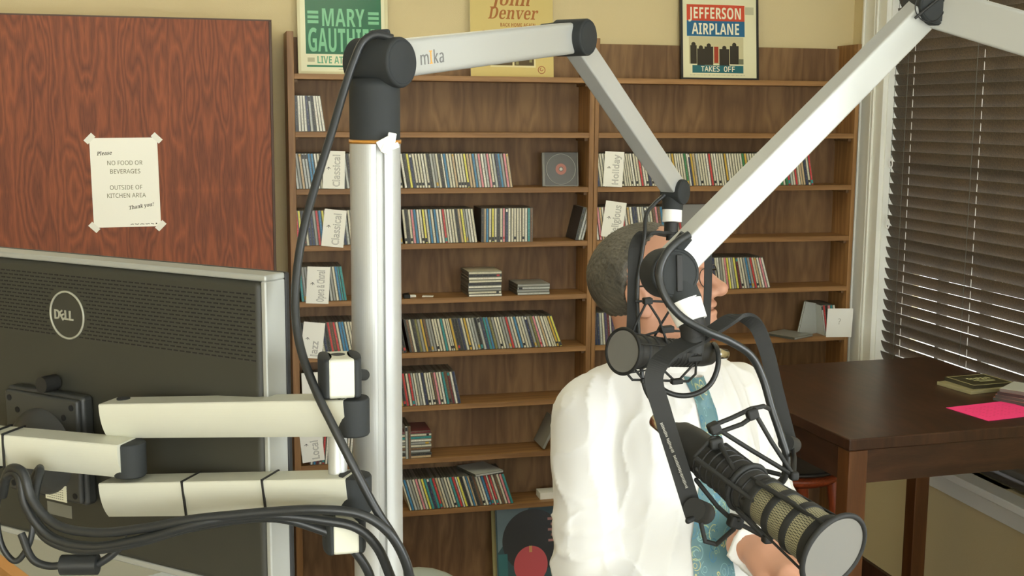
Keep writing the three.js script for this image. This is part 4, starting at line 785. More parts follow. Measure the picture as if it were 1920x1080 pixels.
// ------------------------------------------------------------------ tall table by the window
{
  const t = thing('pub_table', 'dark brown square pub table standing by the window', 'table', [1.975, 0, 1.13], 0.05);
  const a = 0.43, b = 0.44, h = 1.05;
  obj('table_top', metricUV(box(2 * a, 0.032, 2 * b, [0, h - 0.016, 0], [0, 0, 0], 0.004)), M.table, t);
  for (const s of [-1, 1]) { obj('apron', turnUV(metricUV(span(-a + 0.03, a - 0.03, h - 0.125, h - 0.032, s * (b - 0.03) - 0.011, s * (b - 0.03) + 0.011))), M.table, t); obj('apron', turnUV(metricUV(span(s * (a - 0.03) - 0.011, s * (a - 0.03) + 0.011, h - 0.125, h - 0.032, -b + 0.041, b - 0.041))), M.table, t); }
  const lm = wood(TEX.edge, [2, 0.7], 0.45); lm.color = rgb(0.42, 0.31, 0.24);
  for (const [x, z] of [[-1, -1], [1, -1], [-1, 1], [1, 1]]) obj('leg', metricUV(box(0.055, h - 0.033, 0.055, [x * (a - 0.032), (h - 0.033) / 2, z * (b - 0.032)], [0, 0, 0], 0.003)), lm, t);
}
// things lying on the table
{
  const y = 1.0503, c = V(2.173,1.022,1.301);
  const pk = canvasTex(256, 200, (g, w, h) => { g.fillStyle = '#ff3f8c'; g.fillRect(0, 0, w, h); g.fillStyle = '#e0336f'; for (let j = 0; j < 8; j++) for (let i = 0; i < 12; i++) if ((i * 7 + j * 5) % 4) g.fillRect(30 + i * 16, 40 + j * 16, 10, 3); });
  const m = std(0xffffff, 0.7, 0, { map: pk });
  const o = obj('pink_flyer', new THREE.BoxGeometry(0.215, 0.0012, 0.16), m); o.position.set(2.129, y + 0.0007, 1.405); o.rotation.y = 0.16; tag(o, 'bright pink flyer lying on the dark table', 'flyer');
  const wc = canvasTex(256, 256, (g) => { g.fillStyle = '#3c3a26'; g.fillRect(0, 0, 256, 256); g.strokeStyle = '#b9b183'; g.lineWidth = 8; g.strokeRect(8, 8, 240, 240); g.fillStyle = '#cfcfa0'; for (let i = 0; i < 7; i++) g.fillRect(78 + i * 20, 76 + (i % 3) * 6, 13, 44 - (i % 2) * 12); g.fillRect(80, 140, 130, 10); g.fillRect(100, 165, 100, 10); });
  const bk = std(rgb(0.045, 0.04, 0.025), 0.4), top = std(0xffffff, 0.4, 0, { map: wc });
  const t = thing('disc_box', 'flat dark disc box with pale lettering behind the pink flyer', 'box', [2.261, y, 1.125], 0.1);
  obj('lower_case', box(0.17, 0.011, 0.142, [-0.01, 0.0056, 0.004], [0, 0.06, 0], 0.001), std(rgb(0.32, 0.29, 0.16), 0.4), t);
  obj('upper_case', new THREE.BoxGeometry(0.15, 0.011, 0.13), [bk, bk, top, bk, bk, bk], t).position.set(0.008, 0.0168, -0.002);
  const s = ['olive grey', 'pinkish', 'silver grey', 'dark'];
  [24, 15, 44, 43].forEach((c2, i) => { const g = obj('compact_disc', cdGeometry(c2), CDM); g.rotation.set(0, 0.45 + i * 0.06, Math.PI / 2); g.position.set(2.293 + 0.05, y + 0.0052 + i * 0.0103, 1.317 - 0.02); tag(g, `${s[i]} disc case, ${ord(i + 1)} from the bottom of the table-edge stack`, 'disc', 'discs stacked on the table'); });
}
// ------------------------------------------------------------------ wooden stool under the table edge
{
  const t = thing('bar_stool', 'round reddish wooden stool with a dark seat under the table', 'stool', [1.775, 0, 0.87]);
  const wm = wood(TEX.oak, [1, 1], 0.4); wm.color = rgb(1.25, 0.95, 0.8);
  const h = 0.78;
  obj('seat', lathe([[0, h - 0.012], [0.165, h - 0.012], [0.176, h - 0.006], [0.176, h], [0.168, h + 0.004], [0, h + 0.002]]), std(rgb(0.03, 0.027, 0.022), 0.35), t);
  obj('seat_ring', lathe([[0, h - 0.05], [0.15, h - 0.05], [0.168, h - 0.035], [0.17, h - 0.012], [0, h - 0.012]]), wm, t);
  for (const [x, z] of [[-1, -1], [1, -1], [-1, 1], [1, 1]]) obj('leg', rod(V(x * 0.17, 0, z * 0.17), V(x * 0.1, h - 0.045, z * 0.1), 0.016, 0.02, 16), wm, t);
  for (const [y, s] of [[0.22, 0.15], [0.45, 0.13]]) for (const k of [-1, 1]) { obj('rung', rod(V(-s, y, k * s), V(s, y, k * s), 0.01, 0.01, 12), wm, t); obj('rung', rod(V(k * s, y + 0.05, -s), V(k * s, y + 0.05, s), 0.01, 0.01, 12), wm, t); }
}
{
  const wm = wood(TEX.oak, [1, 1], 0.4); wm.color = rgb(1.3, 0.9, 0.75);
  const t = thing('wooden_chair', 'red-brown wooden chair behind the hand and microphone', 'chair', [1.12, 0, 1.72], -0.3);
  obj('seat', box(0.4, 0.03, 0.4, [0, 0.455, 0], [0, 0, 0], 0.008), wm, t);
  for (const [x, z] of [[-1, -1], [1, -1], [-1, 1], [1, 1]]) obj('leg', rod(V(x * 0.185, 0, z * 0.185), V(x * 0.175, 0.44, z * 0.175), 0.016, 0.019, 14), wm, t);
  for (const x of [-1, 1]) obj('back_post', rod(V(x * 0.175, 0.465, -0.175), V(x * 0.185, 0.985, -0.21), 0.018, 0.015, 14), wm, t);
  obj('top_rail', box(0.39, 0.07, 0.02, [0, 0.96, -0.205], [0.06, 0, 0], 0.006), wm, t);
  for (const x of [-0.1, -0.035, 0.035, 0.1]) obj('spindle', rod(V(x, 0.468, -0.175), V(x, 0.93, -0.203), 0.008, 0.008, 10), wm, t);
}
{
  const t = thing('office_chair', 'grey office chair back showing at the bottom by the pole', 'chair', [0.434 , 0, 1.75], 0.3);
  t.position.set(0.36, 0, 1.78);
  const fm = std(rgb(0.26, 0.28, 0.24), 0.8);
  obj('backrest', place(lathe([[0, -0.03], [0.2, -0.03], [0.22, -0.012], [0.22, 0.012], [0.2, 0.03], [0, 0.03]], 40).scale(1, 1, 1.15), [0, 0.655, 0.1], [Math.PI / 2 - 0.08, 0, 0]), fm, t);
  obj('seat', box(0.46, 0.07, 0.44, [0, 0.45, -0.14], [0, 0, 0], 0.03), fm, t);
  obj('back_stem', rod(V(0, 0.4, 0.02), V(0, 0.6, 0.14), 0.02, 0.02, 12), M.black, t);
  obj('post', rod(V(0, 0.08, -0.14), V(0, 0.42, -0.14), 0.028, 0.028, 20), M.black, t);
  for (let i = 0; i < 5; i++) { const a = i * 2 * Math.PI / 5; obj('base_arm', rod(V(0, 0.09, -0.14), V(Math.sin(a) * 0.28, 0.065, -0.14 + Math.cos(a) * 0.28), 0.018, 0.014, 12), M.black, t); obj('caster', place(new THREE.CylinderGeometry(0.028, 0.028, 0.03, 18), [Math.sin(a) * 0.28, 0.0285, -0.14 + Math.cos(a) * 0.28], [0, a, Math.PI / 2]), M.black, t); }
}

// ------------------------------------------------------------------ the man in the white shirt
// signed distances on a grid, meshed by surface nets
function surfaceNets(f, lo, hi, cell) {
  const n = [0, 1, 2].map((i) => Math.ceil((hi[i] - lo[i]) / cell) + 1), [nx, ny, nz] = n;
  const F = new Float32Array(nx * ny * nz); let q = 0;
  for (let k = 0; k < nz; k++) for (let j = 0; j < ny; j++) for (let i = 0; i < nx; i++) F[q++] = f(lo[0] + i * cell, lo[1] + j * cell, lo[2] + k * cell);
  const id = new Int32Array(nx * ny * nz).fill(-1), pos = [], idx = [], at = (i, j, k) => i + nx * (j + ny * k);
  for (let k = 0; k < nz - 1; k++) for (let j = 0; j < ny - 1; j++) for (let i = 0; i < nx - 1; i++) {
    let m = 0, sx = 0, sy = 0, sz = 0, c = 0; const v = [];
    for (let b = 0; b < 8; b++) { v[b] = F[at(i + (b & 1), j + (b >> 1 & 1), k + (b >> 2))]; if (v[b] < 0) m |= 1 << b; }
    if (m === 0 || m === 255) continue;
    for (let a = 0; a < 8; a++) for (const d of [1, 2, 4]) { const b = a | d; if (b === a || ((m >> a) & 1) === ((m >> b) & 1)) continue; const t = v[a] / (v[a] - v[b]); sx += (a & 1) + (d === 1 ? t : 0); sy += (a >> 1 & 1) + (d === 2 ? t : 0); sz += (a >> 2) + (d === 4 ? t : 0); c++; }
    id[at(i, j, k)] = pos.length / 3; pos.push(lo[0] + (i + sx / c) * cell, lo[1] + (j + sy / c) * cell, lo[2] + (k + sz / c) * cell);
  }
  const quad = (a, b, c, d, flip) => { if (a < 0 || b < 0 || c < 0 || d < 0) return; flip ? idx.push(a, c, b, a, d, c) : idx.push(a, b, c, a, c, d); };
  for (let k = 1; k < nz - 1; k++) for (let j = 1; j < ny - 1; j++) for (let i = 1; i < nx - 1; i++) {
    const s = F[at(i, j, k)] < 0;
    if (s !== F[at(i + 1, j, k)] < 0) quad(id[at(i, j - 1, k - 1)], id[at(i, j, k - 1)], id[at(i, j, k)], id[at(i, j - 1, k)], !s);
    if (s !== F[at(i, j + 1, k)] < 0) quad(id[at(i - 1, j, k - 1)], id[at(i, j, k - 1)], id[at(i, j, k)], id[at(i - 1, j, k)], s);
    if (s !== F[at(i, j, k + 1)] < 0) quad(id[at(i - 1, j - 1, k)], id[at(i, j - 1, k)], id[at(i, j, k)], id[at(i - 1, j, k)], !s);
  }
  const g = new THREE.BufferGeometry(); g.setAttribute('position', new THREE.Float32BufferAttribute(pos, 3)); g.setIndex(idx);
  // normals from the field
  const e = cell * 0.5, N = new Float32Array(pos.length);
  for (let i = 0; i < pos.length; i += 3) { const [x, y, z] = [pos[i], pos[i + 1], pos[i + 2]], a = f(x + e, y, z) - f(x - e, y, z), b = f(x, y + e, z) - f(x, y - e, z), c = f(x, y, z + e) - f(x, y, z - e), l = Math.hypot(a, b, c) || 1; N[i] = a / l; N[i + 1] = b / l; N[i + 2] = c / l; }
  g.setAttribute('normal', new THREE.BufferAttribute(N, 3)); return g;
}
const smin = (a, b, k) => { const h = clamp(0.5 + 0.5 * (b - a) / k); return b + (a - b) * h - k * h * (1 - h); };
const smax = (a, b, k) => -smin(-a, -b, k);
// tapered capsule between two points (arrays), radii ra and rb
function cap(a, b, ra, rb) {
  const d = [b[0] - a[0], b[1] - a[1], b[2] - a[2]], L2 = d[0] * d[0] + d[1] * d[1] + d[2] * d[2] || 1e-9;
  return (x, y, z) => { const px = x - a[0], py = y - a[1], pz = z - a[2], t = clamp((px * d[0] + py * d[1] + pz * d[2]) / L2); return Math.hypot(px - d[0] * t, py - d[1] * t, pz - d[2] * t) - (ra + (rb - ra) * t); };
}
const ell = (c, r) => (x, y, z) => { const a = (x - c[0]) / r[0], b = (y - c[1]) / r[1], d = (z - c[2]) / r[2], k = Math.hypot(a, b, d), k2 = Math.hypot(a / r[0], b / r[1], d / r[2]); return k2 < 1e-9 ? -Math.min(...r) : k * (k - 1) / k2; };
{
  const SKIN = phys({ color: rgb(0.52, 0.27, 0.175), roughness: 0.55, sheen: 0.15 }), HAIR = std(0xffffff, 0.75);
  const SHIRT = std(rgb(0.73, 0.73, 0.71), 0.85), TROUSER = std(rgb(0.03, 0.032, 0.04), 0.85);
  const t = thing('person', 'man in a white shirt and teal tie looking right', 'person');
  // torso axes: R towards his right, F where the chest faces
  const O = V(0.822, 0, 2.225), F = V(0.160, 0, 0.987), Rr = V(-0.987, 0, 0.160);
  const at = (a, y, f) => [O.x + a * Rr.x + f * F.x, y, O.z + a * Rr.z + f * F.z];
  const loc = (x, z) => [(x - O.x) * Rr.x + (z - O.z) * Rr.z, (x - O.x) * F.x + (z - O.z) * F.z];
  // an ellipsoid whose axes follow the torso
  const tell = (c, r) => { const e = ell(c, r); return (x, y, z) => { const [a, f] = loc(x, z); return e(a, y, f); }; };
  const shR = at(0.15, 1.318, -0.015), shL = at(-0.15, 1.32, -0.015), elR = at(0.182, 1.045, 0.03), wrR = at(0.1, 0.97, 0.26);
  const wrL = V(0.874,1.146,2.51).toArray(), elL = at(-0.22, 1.085, 0.02);
  const torso = [tell([0, 1.19, 0.0], [0.146, 0.25, 0.118]), tell([0, 1.0, 0.02], [0.145, 0.2, 0.128]), cap(at(0.1, 1.335, -0.02), at(-0.1, 1.335, -0.02), 0.062, 0.062), tell([0, 1.24, 0.045], [0.135, 0.14, 0.09])];
  const armsR = [cap(shR, elR, 0.066, 0.05), cap(elR, wrR, 0.048, 0.036)], armsL = [cap(shL, elL, 0.064, 0.049), cap(elL, wrL, 0.046, 0.034)];
  const neckA = at(0, 1.36, -0.03), HD = V(0.793,1.54,2.213);
  const legs = [cap(at(0.09, 0.92, 0), at(0.1, 0.5, 0.03), 0.088, 0.058), cap(at(0.1, 0.5, 0.03), at(0.11, 0.09, 0), 0.056, 0.04), cap(at(-0.09, 0.92, 0), at(-0.1, 0.5, 0.03), 0.088, 0.058), cap(at(-0.1, 0.5, 0.03), at(-0.11, 0.09, 0), 0.056, 0.04), cap(at(0.11, 0.05, -0.03), at(0.13, 0.035, 0.13), 0.042, 0.032), cap(at(-0.11, 0.05, -0.03), at(-0.13, 0.035, 0.13), 0.042, 0.032), tell([0, 0.92, 0], [0.165, 0.12, 0.125])];
  // head axes: x forward, y up, z towards his right
  const yaw = 18 * Math.PI / 180, Cr = V(0.935, 0, 0.355), T = V(-0.355, 0, 0.935);
  const fw = Cr.clone().multiplyScalar(Math.cos(yaw)).addScaledVector(T, Math.sin(yaw)), tl = 13 * Math.PI / 180;
  const hx = fw.clone().multiplyScalar(Math.cos(tl)).add(V(0, Math.sin(tl), 0)), hz = V(-fw.z, 0, fw.x), hy = hz.clone().cross(hx);
  const HM = new THREE.Matrix4().makeBasis(hx, hy, hz).setPosition(HD), HI = HM.clone().invert(), he = HI.elements;
  const toHead = (x, y, z) => [he[0] * x + he[4] * y + he[8] * z + he[12], he[1] * x + he[5] * y + he[9] * z + he[13], he[2] * x + he[6] * y + he[10] * z + he[14]];
  const nk = cap(neckA, V(-0.03, -0.045, 0).applyMatrix4(HM).toArray(), 0.062, 0.057);
  const bodyParts = [...torso, ...armsR, ...armsL, ...legs];
  const union = (list, k) => (x, y, z) => { let d = 1e3; for (const p of list) { const v = p(x, y, z); d = d > 1 ? v : smin(d, v, k); } return d; };
  const torsoF = union([...torso, legs[6]], 0.05), aR = union(armsR, 0.02), aL = union(armsL, 0.02), legsF = union(legs, 0.03);
  const bodyF = (x, y, z) => { let d = smin(torsoF(x, y, z), legsF(x, y, z), 0.03); d = smin(d, aR(x, y, z), 0.025); d = smin(d, aL(x, y, z), 0.025) + 0.009; return smin(d, nk(x, y, z), 0.04); };

  // ---- head, in its own axes
  const H_ = {
    cran: ell([-0.012, 0.043, 0], [0.101, 0.087, 0.077]), face: ell([0.04, -0.012, 0], [0.062, 0.078, 0.06]), fore: ell([0.05, 0.055, 0], [0.048, 0.05, 0.06]),
    jR: cap([0.0, -0.045, 0.05], [0.074, -0.074, 0.016], 0.022, 0.02), jL: cap([0.0, -0.045, -0.05], [0.074, -0.074, -0.016], 0.022, 0.02), chin: ell([0.084, -0.074, 0], [0.02, 0.02, 0.024]),
    nose: cap([0.096, 0.03, 0], [0.122, -0.008, 0], 0.0085, 0.0125), tip: ell([0.124, -0.011, 0], [0.0135, 0.0115, 0.0125]), nR: ell([0.108, -0.015, 0.0125], [0.0125, 0.0095, 0.009]), nL: ell([0.108, -0.015, -0.0125], [0.0125, 0.0095, 0.009]),
    bR: cap([0.098, 0.043, 0.012], [0.086, 0.041, 0.045], 0.0115, 0.01), bL: cap([0.098, 0.043, -0.012], [0.086, 0.041, -0.045], 0.0115, 0.01), chR: ell([0.074, -0.008, 0.04], [0.027, 0.025, 0.022]), chL: ell([0.074, -0.008, -0.04], [0.027, 0.025, 0.022]),
    up: ell([0.098, -0.036, 0], [0.013, 0.0085, 0.024]), lo: ell([0.096, -0.0515, 0], [0.0125, 0.0075, 0.021]),
  };
  const eyeR = ell([0.098, 0.018, 0.031], [0.016, 0.011, 0.016]), eyeL = ell([0.098, 0.018, -0.031], [0.016, 0.011, 0.016]), slit = ell([0.112, -0.0438, 0], [0.018, 0.0016, 0.026]), ns1 = ell([0.113, -0.0235, 0.0075], [0.006, 0.004, 0.0035]), ns2 = ell([0.113, -0.0235, -0.0075], [0.006, 0.004, 0.0035]);
  const fold = cap([0.11, -0.018, 0.024], [0.09, -0.05, 0.038], 0.0016, 0.0012);
  // ears: shell less its bowl
  const ear = (s) => { const a = ell([0, 0, 0], [0.019, 0.034, 0.007]), b = ell([0.003, 0.001, 0.0065], [0.0115, 0.023, 0.0065]), l = ell([0.005, -0.028, 0], [0.0095, 0.0105, 0.0055]); return (x, y, z) => { const X = x + 0.006, Y = y - 0.003, Z = s * z - 0.079, ca = Math.cos(0.2), sa = Math.sin(0.2), x2 = X * ca + Y * sa, y2 = -X * sa + Y * ca, z2 = Z + x2 * 0.45; return smin(smax(a(x2, y2, z2), -b(x2, y2, z2), 0.004), l(x2, y2, z2), 0.006); }; };
  const earR = ear(1), earL = ear(-1), nkI = (x, y, z) => { const q = HM.elements; return nk(q[0] * x + q[4] * y + q[8] * z + q[12], q[1] * x + q[5] * y + q[9] * z + q[13], q[2] * x + q[6] * y + q[10] * z + q[14]); };
  const skull = (x, y, z) => { let d = smin(H_.cran(x, y, z), H_.face(x, y, z), 0.03); d = smin(d, H_.fore(x, y, z), 0.03); d = smin(d, H_.jR(x, y, z), 0.025); d = smin(d, H_.jL(x, y, z), 0.025); return smin(d, H_.chin(x, y, z), 0.02); };
  const headF = (x, y, z) => {
    let d = skull(x, y, z);
    for (const k of ['bR', 'bL']) d = smin(d, H_[k](x, y, z), 0.012); for (const k of ['chR', 'chL']) d = smin(d, H_[k](x, y, z), 0.022);
    d = smax(d, -eyeR(x, y, z), 0.012); d = smax(d, -eyeL(x, y, z), 0.012);
    d = smin(d, smin(H_.nose(x, y, z), H_.tip(x, y, z), 0.008), 0.01); d = smin(d, H_.nR(x, y, z), 0.006); d = smin(d, H_.nL(x, y, z), 0.006);
    d = smin(d, H_.up(x, y, z), 0.009); d = smin(d, H_.lo(x, y, z), 0.008); d = smax(d, -slit(x, y, z), 0.003); d = smax(d, -ns1(x, y, z), 0.002); d = smax(d, -ns2(x, y, z), 0.002); d = smax(d, -fold(x, y, Math.abs(z)), 0.004);
    d = smin(d, earR(x, y, z), 0.007); d = smin(d, earL(x, y, z), 0.007);
    return smin(d, nkI(x, y, z), 0.03);
  };
  const headG = surfaceNets((x, y, z) => smax(headF(x, y, z), -(y + 0.135) , 0.002), [-0.135, -0.145, -0.105], [0.15, 0.15, 0.105], 0.003); headG.applyMatrix4(HM);

  // ---- hands: palm and five jointed fingers, each hand in room coordinates
  function hand(wr, fwd, up, curl, side) {       // fwd: along the fingers, up: out of the back of the hand
    const f = fwd.clone().normalize(), u = up.clone().addScaledVector(f, -up.dot(f)).normalize(), s = f.clone().cross(u).multiplyScalar(side), W = V(...wr), P = (a, b, c) => W.clone().addScaledVector(f, a).addScaledVector(s, b).addScaledVector(u, c).toArray();
    const parts = [[cap(P(-0.03, 0, 0), P(0.02, 0, 0), 0.031, 0.028), 0.02], [cap(P(0.02, -0.018, 0), P(0.085, -0.026, 0.002), 0.018, 0.0145), 0.02], [cap(P(0.02, 0.0, 0), P(0.092, 0.0, 0.005), 0.019, 0.0148), 0.02], [cap(P(0.02, 0.016, 0), P(0.085, 0.026, 0.002), 0.018, 0.0142), 0.02]];
    const lens = [[0.042, 0.026, 0.022], [0.047, 0.03, 0.024], [0.043, 0.027, 0.023], [0.034, 0.021, 0.02]];
    lens.forEach((l, i) => { const b = [-0.03, -0.0105, 0.0095, 0.029][i], b0 = 0.086 - [0.0, -0.006, 0.0, 0.01][i]; let ang = curl[i] * 0.6, p = [b0, b, 0.004]; for (let k = 0; k < 3; k++) { const q = [p[0] + Math.cos(ang) * l[k], p[1] * 1.02, p[2] - Math.sin(ang) * l[k]]; const r = [0.0105, 0.0093, 0.0086, 0.0074]; parts.push([cap(P(...p), P(...q), r[k] * (i === 3 ? 0.88 : 1), r[k + 1] * (i === 3 ? 0.88 : 1)), k ? 0.004 : 0.008]); p = q; ang += curl[i] * (k ? 0.7 : 1.1); } });
    const th = [[0.022, -0.022, -0.006], [0.052, -0.046, -0.016], [0.078, -0.05, -0.026], [0.1, -0.046, -0.034]]; for (let k = 0; k < 3; k++) parts.push([cap(P(...th[k]), P(...th[k + 1]), [0.016, 0.0125, 0.0108][k], [0.0125, 0.0108, 0.0092][k]), k ? 0.005 : 0.014]);
    const fn = (x, y, z) => { let d = 1e3; for (const [p, k] of parts) { const v = p(x, y, z); d = d > 1 ? v : smin(d, v, k); } return d; };
    const c = W.clone().addScaledVector(f, 0.07); return surfaceNets(fn, [c.x - 0.13, c.y - 0.12, c.z - 0.13], [c.x + 0.13, c.y + 0.12, c.z + 0.13], 0.0032);
  }
  const fL = V(0.907,1.146,2.597).sub(V(...wrL)); const handL = hand(wrL, fL, V(-0.1, 0.85, 0.5), [0.5, 0.6, 0.65, 0.75], -1);
  const fR = V(...wrR).sub(V(...elR)); const handR = hand(wrR, fR, V(0, 1, 0.1), [0.35, 0.4, 0.45, 0.5], 1);
  const lo = [O.x - 0.36, -0.01, O.z - 0.3], hi = [O.x + 0.4, 1.5, O.z + 0.38];
  const bodyG = surfaceNets(bodyF, lo, hi, 0.012);
  const strip = (g) => { g = g.toNonIndexed(); g.setAttribute('uv', new THREE.BufferAttribute(new Float32Array(g.attributes.position.count * 2), 2)); return g; };
  const skinMesh = obj('body', mergeGeometries([bodyG, headG, handL, handR].map(strip)), SKIN, t);

  // ---- eyes and glasses
  for (const s of [1, -1]) { const e = obj('eyeball', place(new THREE.SphereGeometry(0.0118, 18, 14), [0.0855, 0.018, s * 0.031]).applyMatrix4(HM), std(rgb(0.75, 0.72, 0.66), 0.2), t); obj('iris', place(new THREE.SphereGeometry(0.0058, 14, 10), [0.0925, 0.018, s * 0.032]).applyMatrix4(HM), std(rgb(0.1, 0.08, 0.06), 0.2), e); }
  {
    const gm = std(rgb(0.02, 0.018, 0.015), 0.35), gs = [];
    for (const s of [1, -1]) { const q = []; for (let i = 0; i <= 24; i++) { const a = i / 24 * 2 * Math.PI; q.push(V(0.111 - 0.004 * Math.abs(Math.cos(a)), 0.016 + 0.017 * Math.sin(a), s * (0.033 + 0.024 * Math.cos(a)))); } gs.push(tube(q, 0.001, 48, 6)); gs.push(tube([V(0.106, 0.022, s * 0.057), V(0.085, 0.023, s * 0.074), V(0.02, 0.023, s * 0.083), V(-0.006, 0.024, s * 0.0845), V(-0.03, 0.006, s * 0.083)], 0.0016, 40, 6)); }
    gs.push(tube([V(0.111, 0.02, 0.0095), V(0.116, 0.023, 0), V(0.111, 0.02, -0.0095)], 0.001, 12, 6));
    obj('glasses', gs.map((g) => g.applyMatrix4(HM)), gm, t);
  }
  // ---- hair: a short grey shell round the back and sides, with strands of its own relief
  {
    const hairF = (x, y, z) => {
      const st = noise3(x * 90 + y * 70, (y - x) * 22, z * 260) * 0.001 + noise3((x + y) * 60, (y - x) * 20, z * 120) * 0.0008;
      const top = sm(0.05, 0.12, y), line = 0.012 + 0.05 * (y - 0.03) - 0.02 * sm(0.0, 0.075, Math.abs(z)) * (1 - top) + 0.03 * top - 0.01;
      const thick = 0.009 * (1 - 0.5 * top) * sm(-0.075, -0.03, y) + 0.001;
      let d = skull(x, y, z) - thick - st;
      const cutF = x - (y > 0.035 ? line : Math.min(line, y > -0.01 ? 0.016 : -0.03 - 0.2 * (-0.01 - y))) + noise3(x * 90, y * 90, z * 90) * 0.004;
      d = smax(d, cutF, 0.012); d = smax(d, -0.078 - y, 0.008); d = smax(d, -(skull(x, y, z) + 0.004), 0.001);
      const e = Math.min(earR(x, y, z), earL(x, y, z)); return smax(d, 0.0035 - e, 0.004);
    };
    const g = surfaceNets(hairF, [-0.135, -0.095, -0.105], [0.09, 0.155, 0.105], 0.0027);
    const p = g.attributes.position, col = new Float32Array(p.count * 3);
    for (let i = 0; i < p.count; i++) { const X = p.getX(i), Y = p.getY(i), Z = p.getZ(i), n = noise3((X + Y) * 260, (Y - X) * 30, Z * 300), m = noise3(X * 18, Y * 18, Z * 18), k = 0.085 + 0.04 * n + 0.025 * m; col.set([k, k * 0.9, k * 0.68], i * 3); }
    g.setAttribute('color', new THREE.BufferAttribute(col, 3)); g.applyMatrix4(HM); const o = obj('hair', g, std(0xffffff, 0.7, 0, { vertexColors: true }), t); tag(o, 'short grey hair');
  }
  // ---- shirt: torso and sleeves with soft folds
  const fold3 = (x, y, z) => { const [a, f] = loc(x, z); return noise3(a * 7 + y * 2, y * 3.2 - a * 5, f * 6) * 0.005 + (1 - Math.abs(noise3(a * 13 + y * 5, y * 4.5 - a * 6, f * 9 + 3))) ** 3 * 0.0045 - 0.003; };
  const sleeveFold = (x, y, z, d) => d < 0.06 ? ((1 - Math.abs(noise3(x * 6 + y * 6, y * 11 - x * 8, z * 7))) ** 3 * 0.006 - 0.0015) * sm(1.32, 1.1, y) : 0;
  const CUFF = [[elR, wrR], [elL, wrL]].map(([e, w]) => [e, w, V(w[0] - e[0], w[1] - e[1], w[2] - e[2]).normalize()]);
  const shirtF = (x, y, z) => {
    const a1 = aR(x, y, z), a2 = aL(x, y, z), tr = torsoF(x, y, z) - 0.014;
    let ar = smin(a1, a2, 0.02) - 0.013 - sleeveFold(x, y, z, Math.min(a1, a2));
    for (const [e, w, ax] of CUFF) if (Math.hypot(x - w[0], y - w[1], z - w[2]) < 0.16) ar = smax(ar, (x - w[0]) * ax.x + (y - w[1]) * ax.y + (z - w[2]) * ax.z - 0.012, 0.003);   // open at both wrists
    let d = smin(tr, ar, 0.007) - fold3(x, y, z);
    d = smax(d, y - 1.425, 0.01); d = smax(d, 0.9 - y, 0.004);
    return d;
  };
  const sl = [O.x - 0.4, 0.87, O.z - 0.32], shh = [O.x + 0.42, 1.46, O.z + 0.42];
  obj('shirt', strip(surfaceNets(shirtF, sl, shh, 0.0072)), SHIRT, t);
  // collar: two leaves folded round the neck
  {
    const gs = []; const N = 40, c0 = V(...at(0, 1.412, -0.022)), pos = [], ix = [];
    const ring = (k) => { const a = (k / N) * 2 * Math.PI, open = Math.abs(Math.sin(a / 2)); return a; };
    for (let k = 0; k <= N; k++) {
      const a = 0.1 + (k / N) * (2 * Math.PI - 0.2), fr = Math.cos(a), sd = Math.sin(a), front = sm(0.2, 1, fr);   // a = 0 at the throat
      for (const [r, y, ff] of [[0.069, 0.022 - 0.014 * front, 0], [0.073, 0.027 - 0.014 * front, 0], [0.08, 0.018 - 0.018 * front, 0], [0.09 + 0.012 * front, -0.016 - 0.03 * front, 0]]) { const q = V(...at(sd * r * 1.0, c0.y + y, -0.022 + fr * r * 1.05 + 0.012 * front)); pos.push(q.x, q.y, q.z); }
    }
    for (let k = 0; k < N; k++) for (let j = 0; j < 3; j++) { const a = k * 4 + j; ix.push(a, a + 4, a + 1, a + 1, a + 4, a + 5); }
    const g = new THREE.BufferGeometry(); g.setAttribute('position', new THREE.Float32BufferAttribute(pos, 3)); g.setIndex(ix); g.computeVertexNormals();
    const o = obj('collar', strip(g), std(rgb(0.73, 0.73, 0.71), 0.85, 0, { side: THREE.DoubleSide }), t);
  }
  // tie with woven paisley, lying on the shirt front
  {
    const tt = canvasTex(256, 1024, (c, w, h) => {
      c.fillStyle = '#5f8288'; c.fillRect(0, 0, w, h); const r = rng(77);
      for (let i = 0; i < 150; i++) { c.strokeStyle = ['#9db08a', '#c2bb80', '#4f7f9a', '#86aeb0', '#3f7088'][Math.floor(r() * 5)]; c.lineWidth = 2 + r() * 4; const x = r() * w, y = r() * h, q = 8 + r() * 26; c.beginPath(); c.arc(x, y, q, r() * 6, r() * 6 + 3.5); c.stroke(); c.beginPath(); c.arc(x + 5, y + 4, q * 0.45, r() * 6, r() * 6 + 4); c.stroke(); }
    });
    const TIE = std(0xffffff, 0.55, 0, { map: tt });
    const front = (a, y) => { let f = 0.34; for (let i = 0; i < 260; i++) { const q = at(a, y, f); if (torsoF(q[0], q[1], q[2]) - 0.014 - fold3(q[0], q[1], q[2]) < 0) break; f -= 0.0015; } return f; };
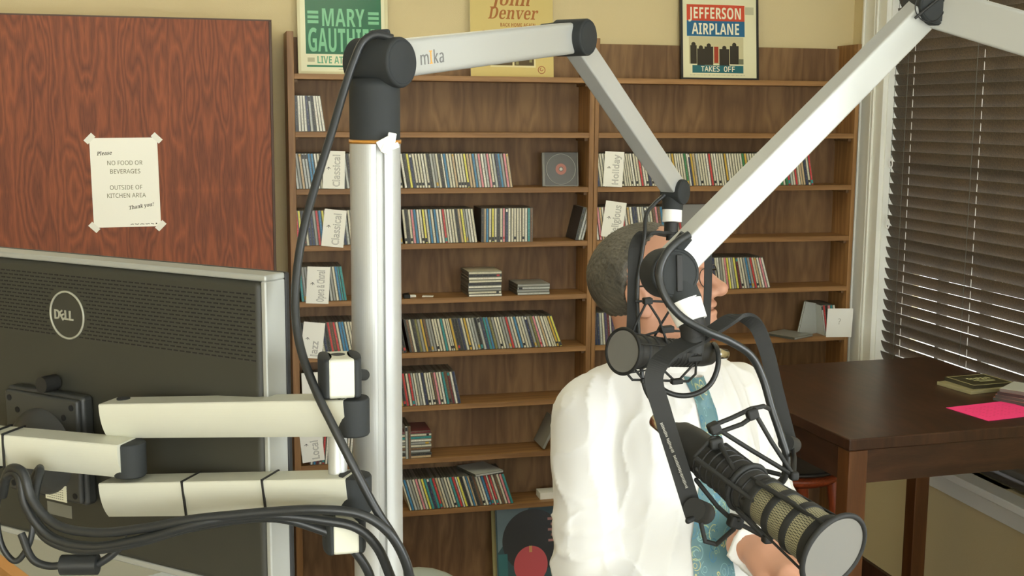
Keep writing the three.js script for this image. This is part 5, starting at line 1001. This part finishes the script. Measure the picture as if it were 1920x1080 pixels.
    const N = 44, pos = [], uv = [], ix = [], y0 = 1.405, y1 = 0.93; let prev = null;
    for (let i = 0; i <= N; i++) {
      const s = i / N, y = y0 + (y1 - y0) * s, w = s < 0.06 ? 0.021 - 0.05 * s : 0.018 + 0.026 * sm(0.06, 0.75, s), mid = front(0, y); prev = prev === null ? mid : prev * 0.75 + mid * 0.25; const shift = -0.012 * s;
      for (let j = 0; j <= 6; j++) { const u = j / 6 - 0.5, edge = 1 - (2 * u) ** 2, ff = Math.max(front(shift + u * 2 * w, y), prev - 0.004) + 0.0035 + 0.0045 * Math.sqrt(edge) + (s < 0.08 ? 0.014 * edge : 0); const q = at(shift + u * 2 * w, y, ff); pos.push(q[0], q[1], q[2]); uv.push(j / 6, 1 - s * 1.0); }
    }
    for (let i = 0; i < N; i++) for (let j = 0; j < 6; j++) { const a = i * 7 + j; ix.push(a, a + 7, a + 1, a + 1, a + 7, a + 8); }
    const g = new THREE.BufferGeometry(); g.setAttribute('position', new THREE.Float32BufferAttribute(pos, 3)); g.setAttribute('uv', new THREE.Float32BufferAttribute(uv, 2)); g.setIndex(ix); g.computeVertexNormals(); TIE.side = THREE.DoubleSide;
    tag(obj('tie', g, TIE, t), 'teal paisley tie');
  }
  obj('trousers', strip(surfaceNets((x, y, z) => { let d = smin(legsF(x, y, z), torsoF(x, y, z) , 0.03) - 0.014; d = smax(d, y - 0.93, 0.004); return smax(d, 0.075 - y, 0.004); }, [O.x - 0.3, 0.05, O.z - 0.25], [O.x + 0.3, 0.98, O.z + 0.28], 0.0125)), TROUSER, t);
  for (const s of [1, -1]) obj('shoe', strip(surfaceNets((() => { const c1 = cap(at(s * 0.11, 0.05, -0.035), at(s * 0.13, 0.042, 0.135), 0.049, 0.041); return (x, y, z) => smax(c1(x, y, z) , 0.002 - y, 0.003); })(), [O.x - 0.3, -0.01, O.z - 0.2], [O.x + 0.3, 0.12, O.z + 0.25], 0.009)), std(rgb(0.02, 0.018, 0.016), 0.4), t);
}

renderer.render(scene, camera);
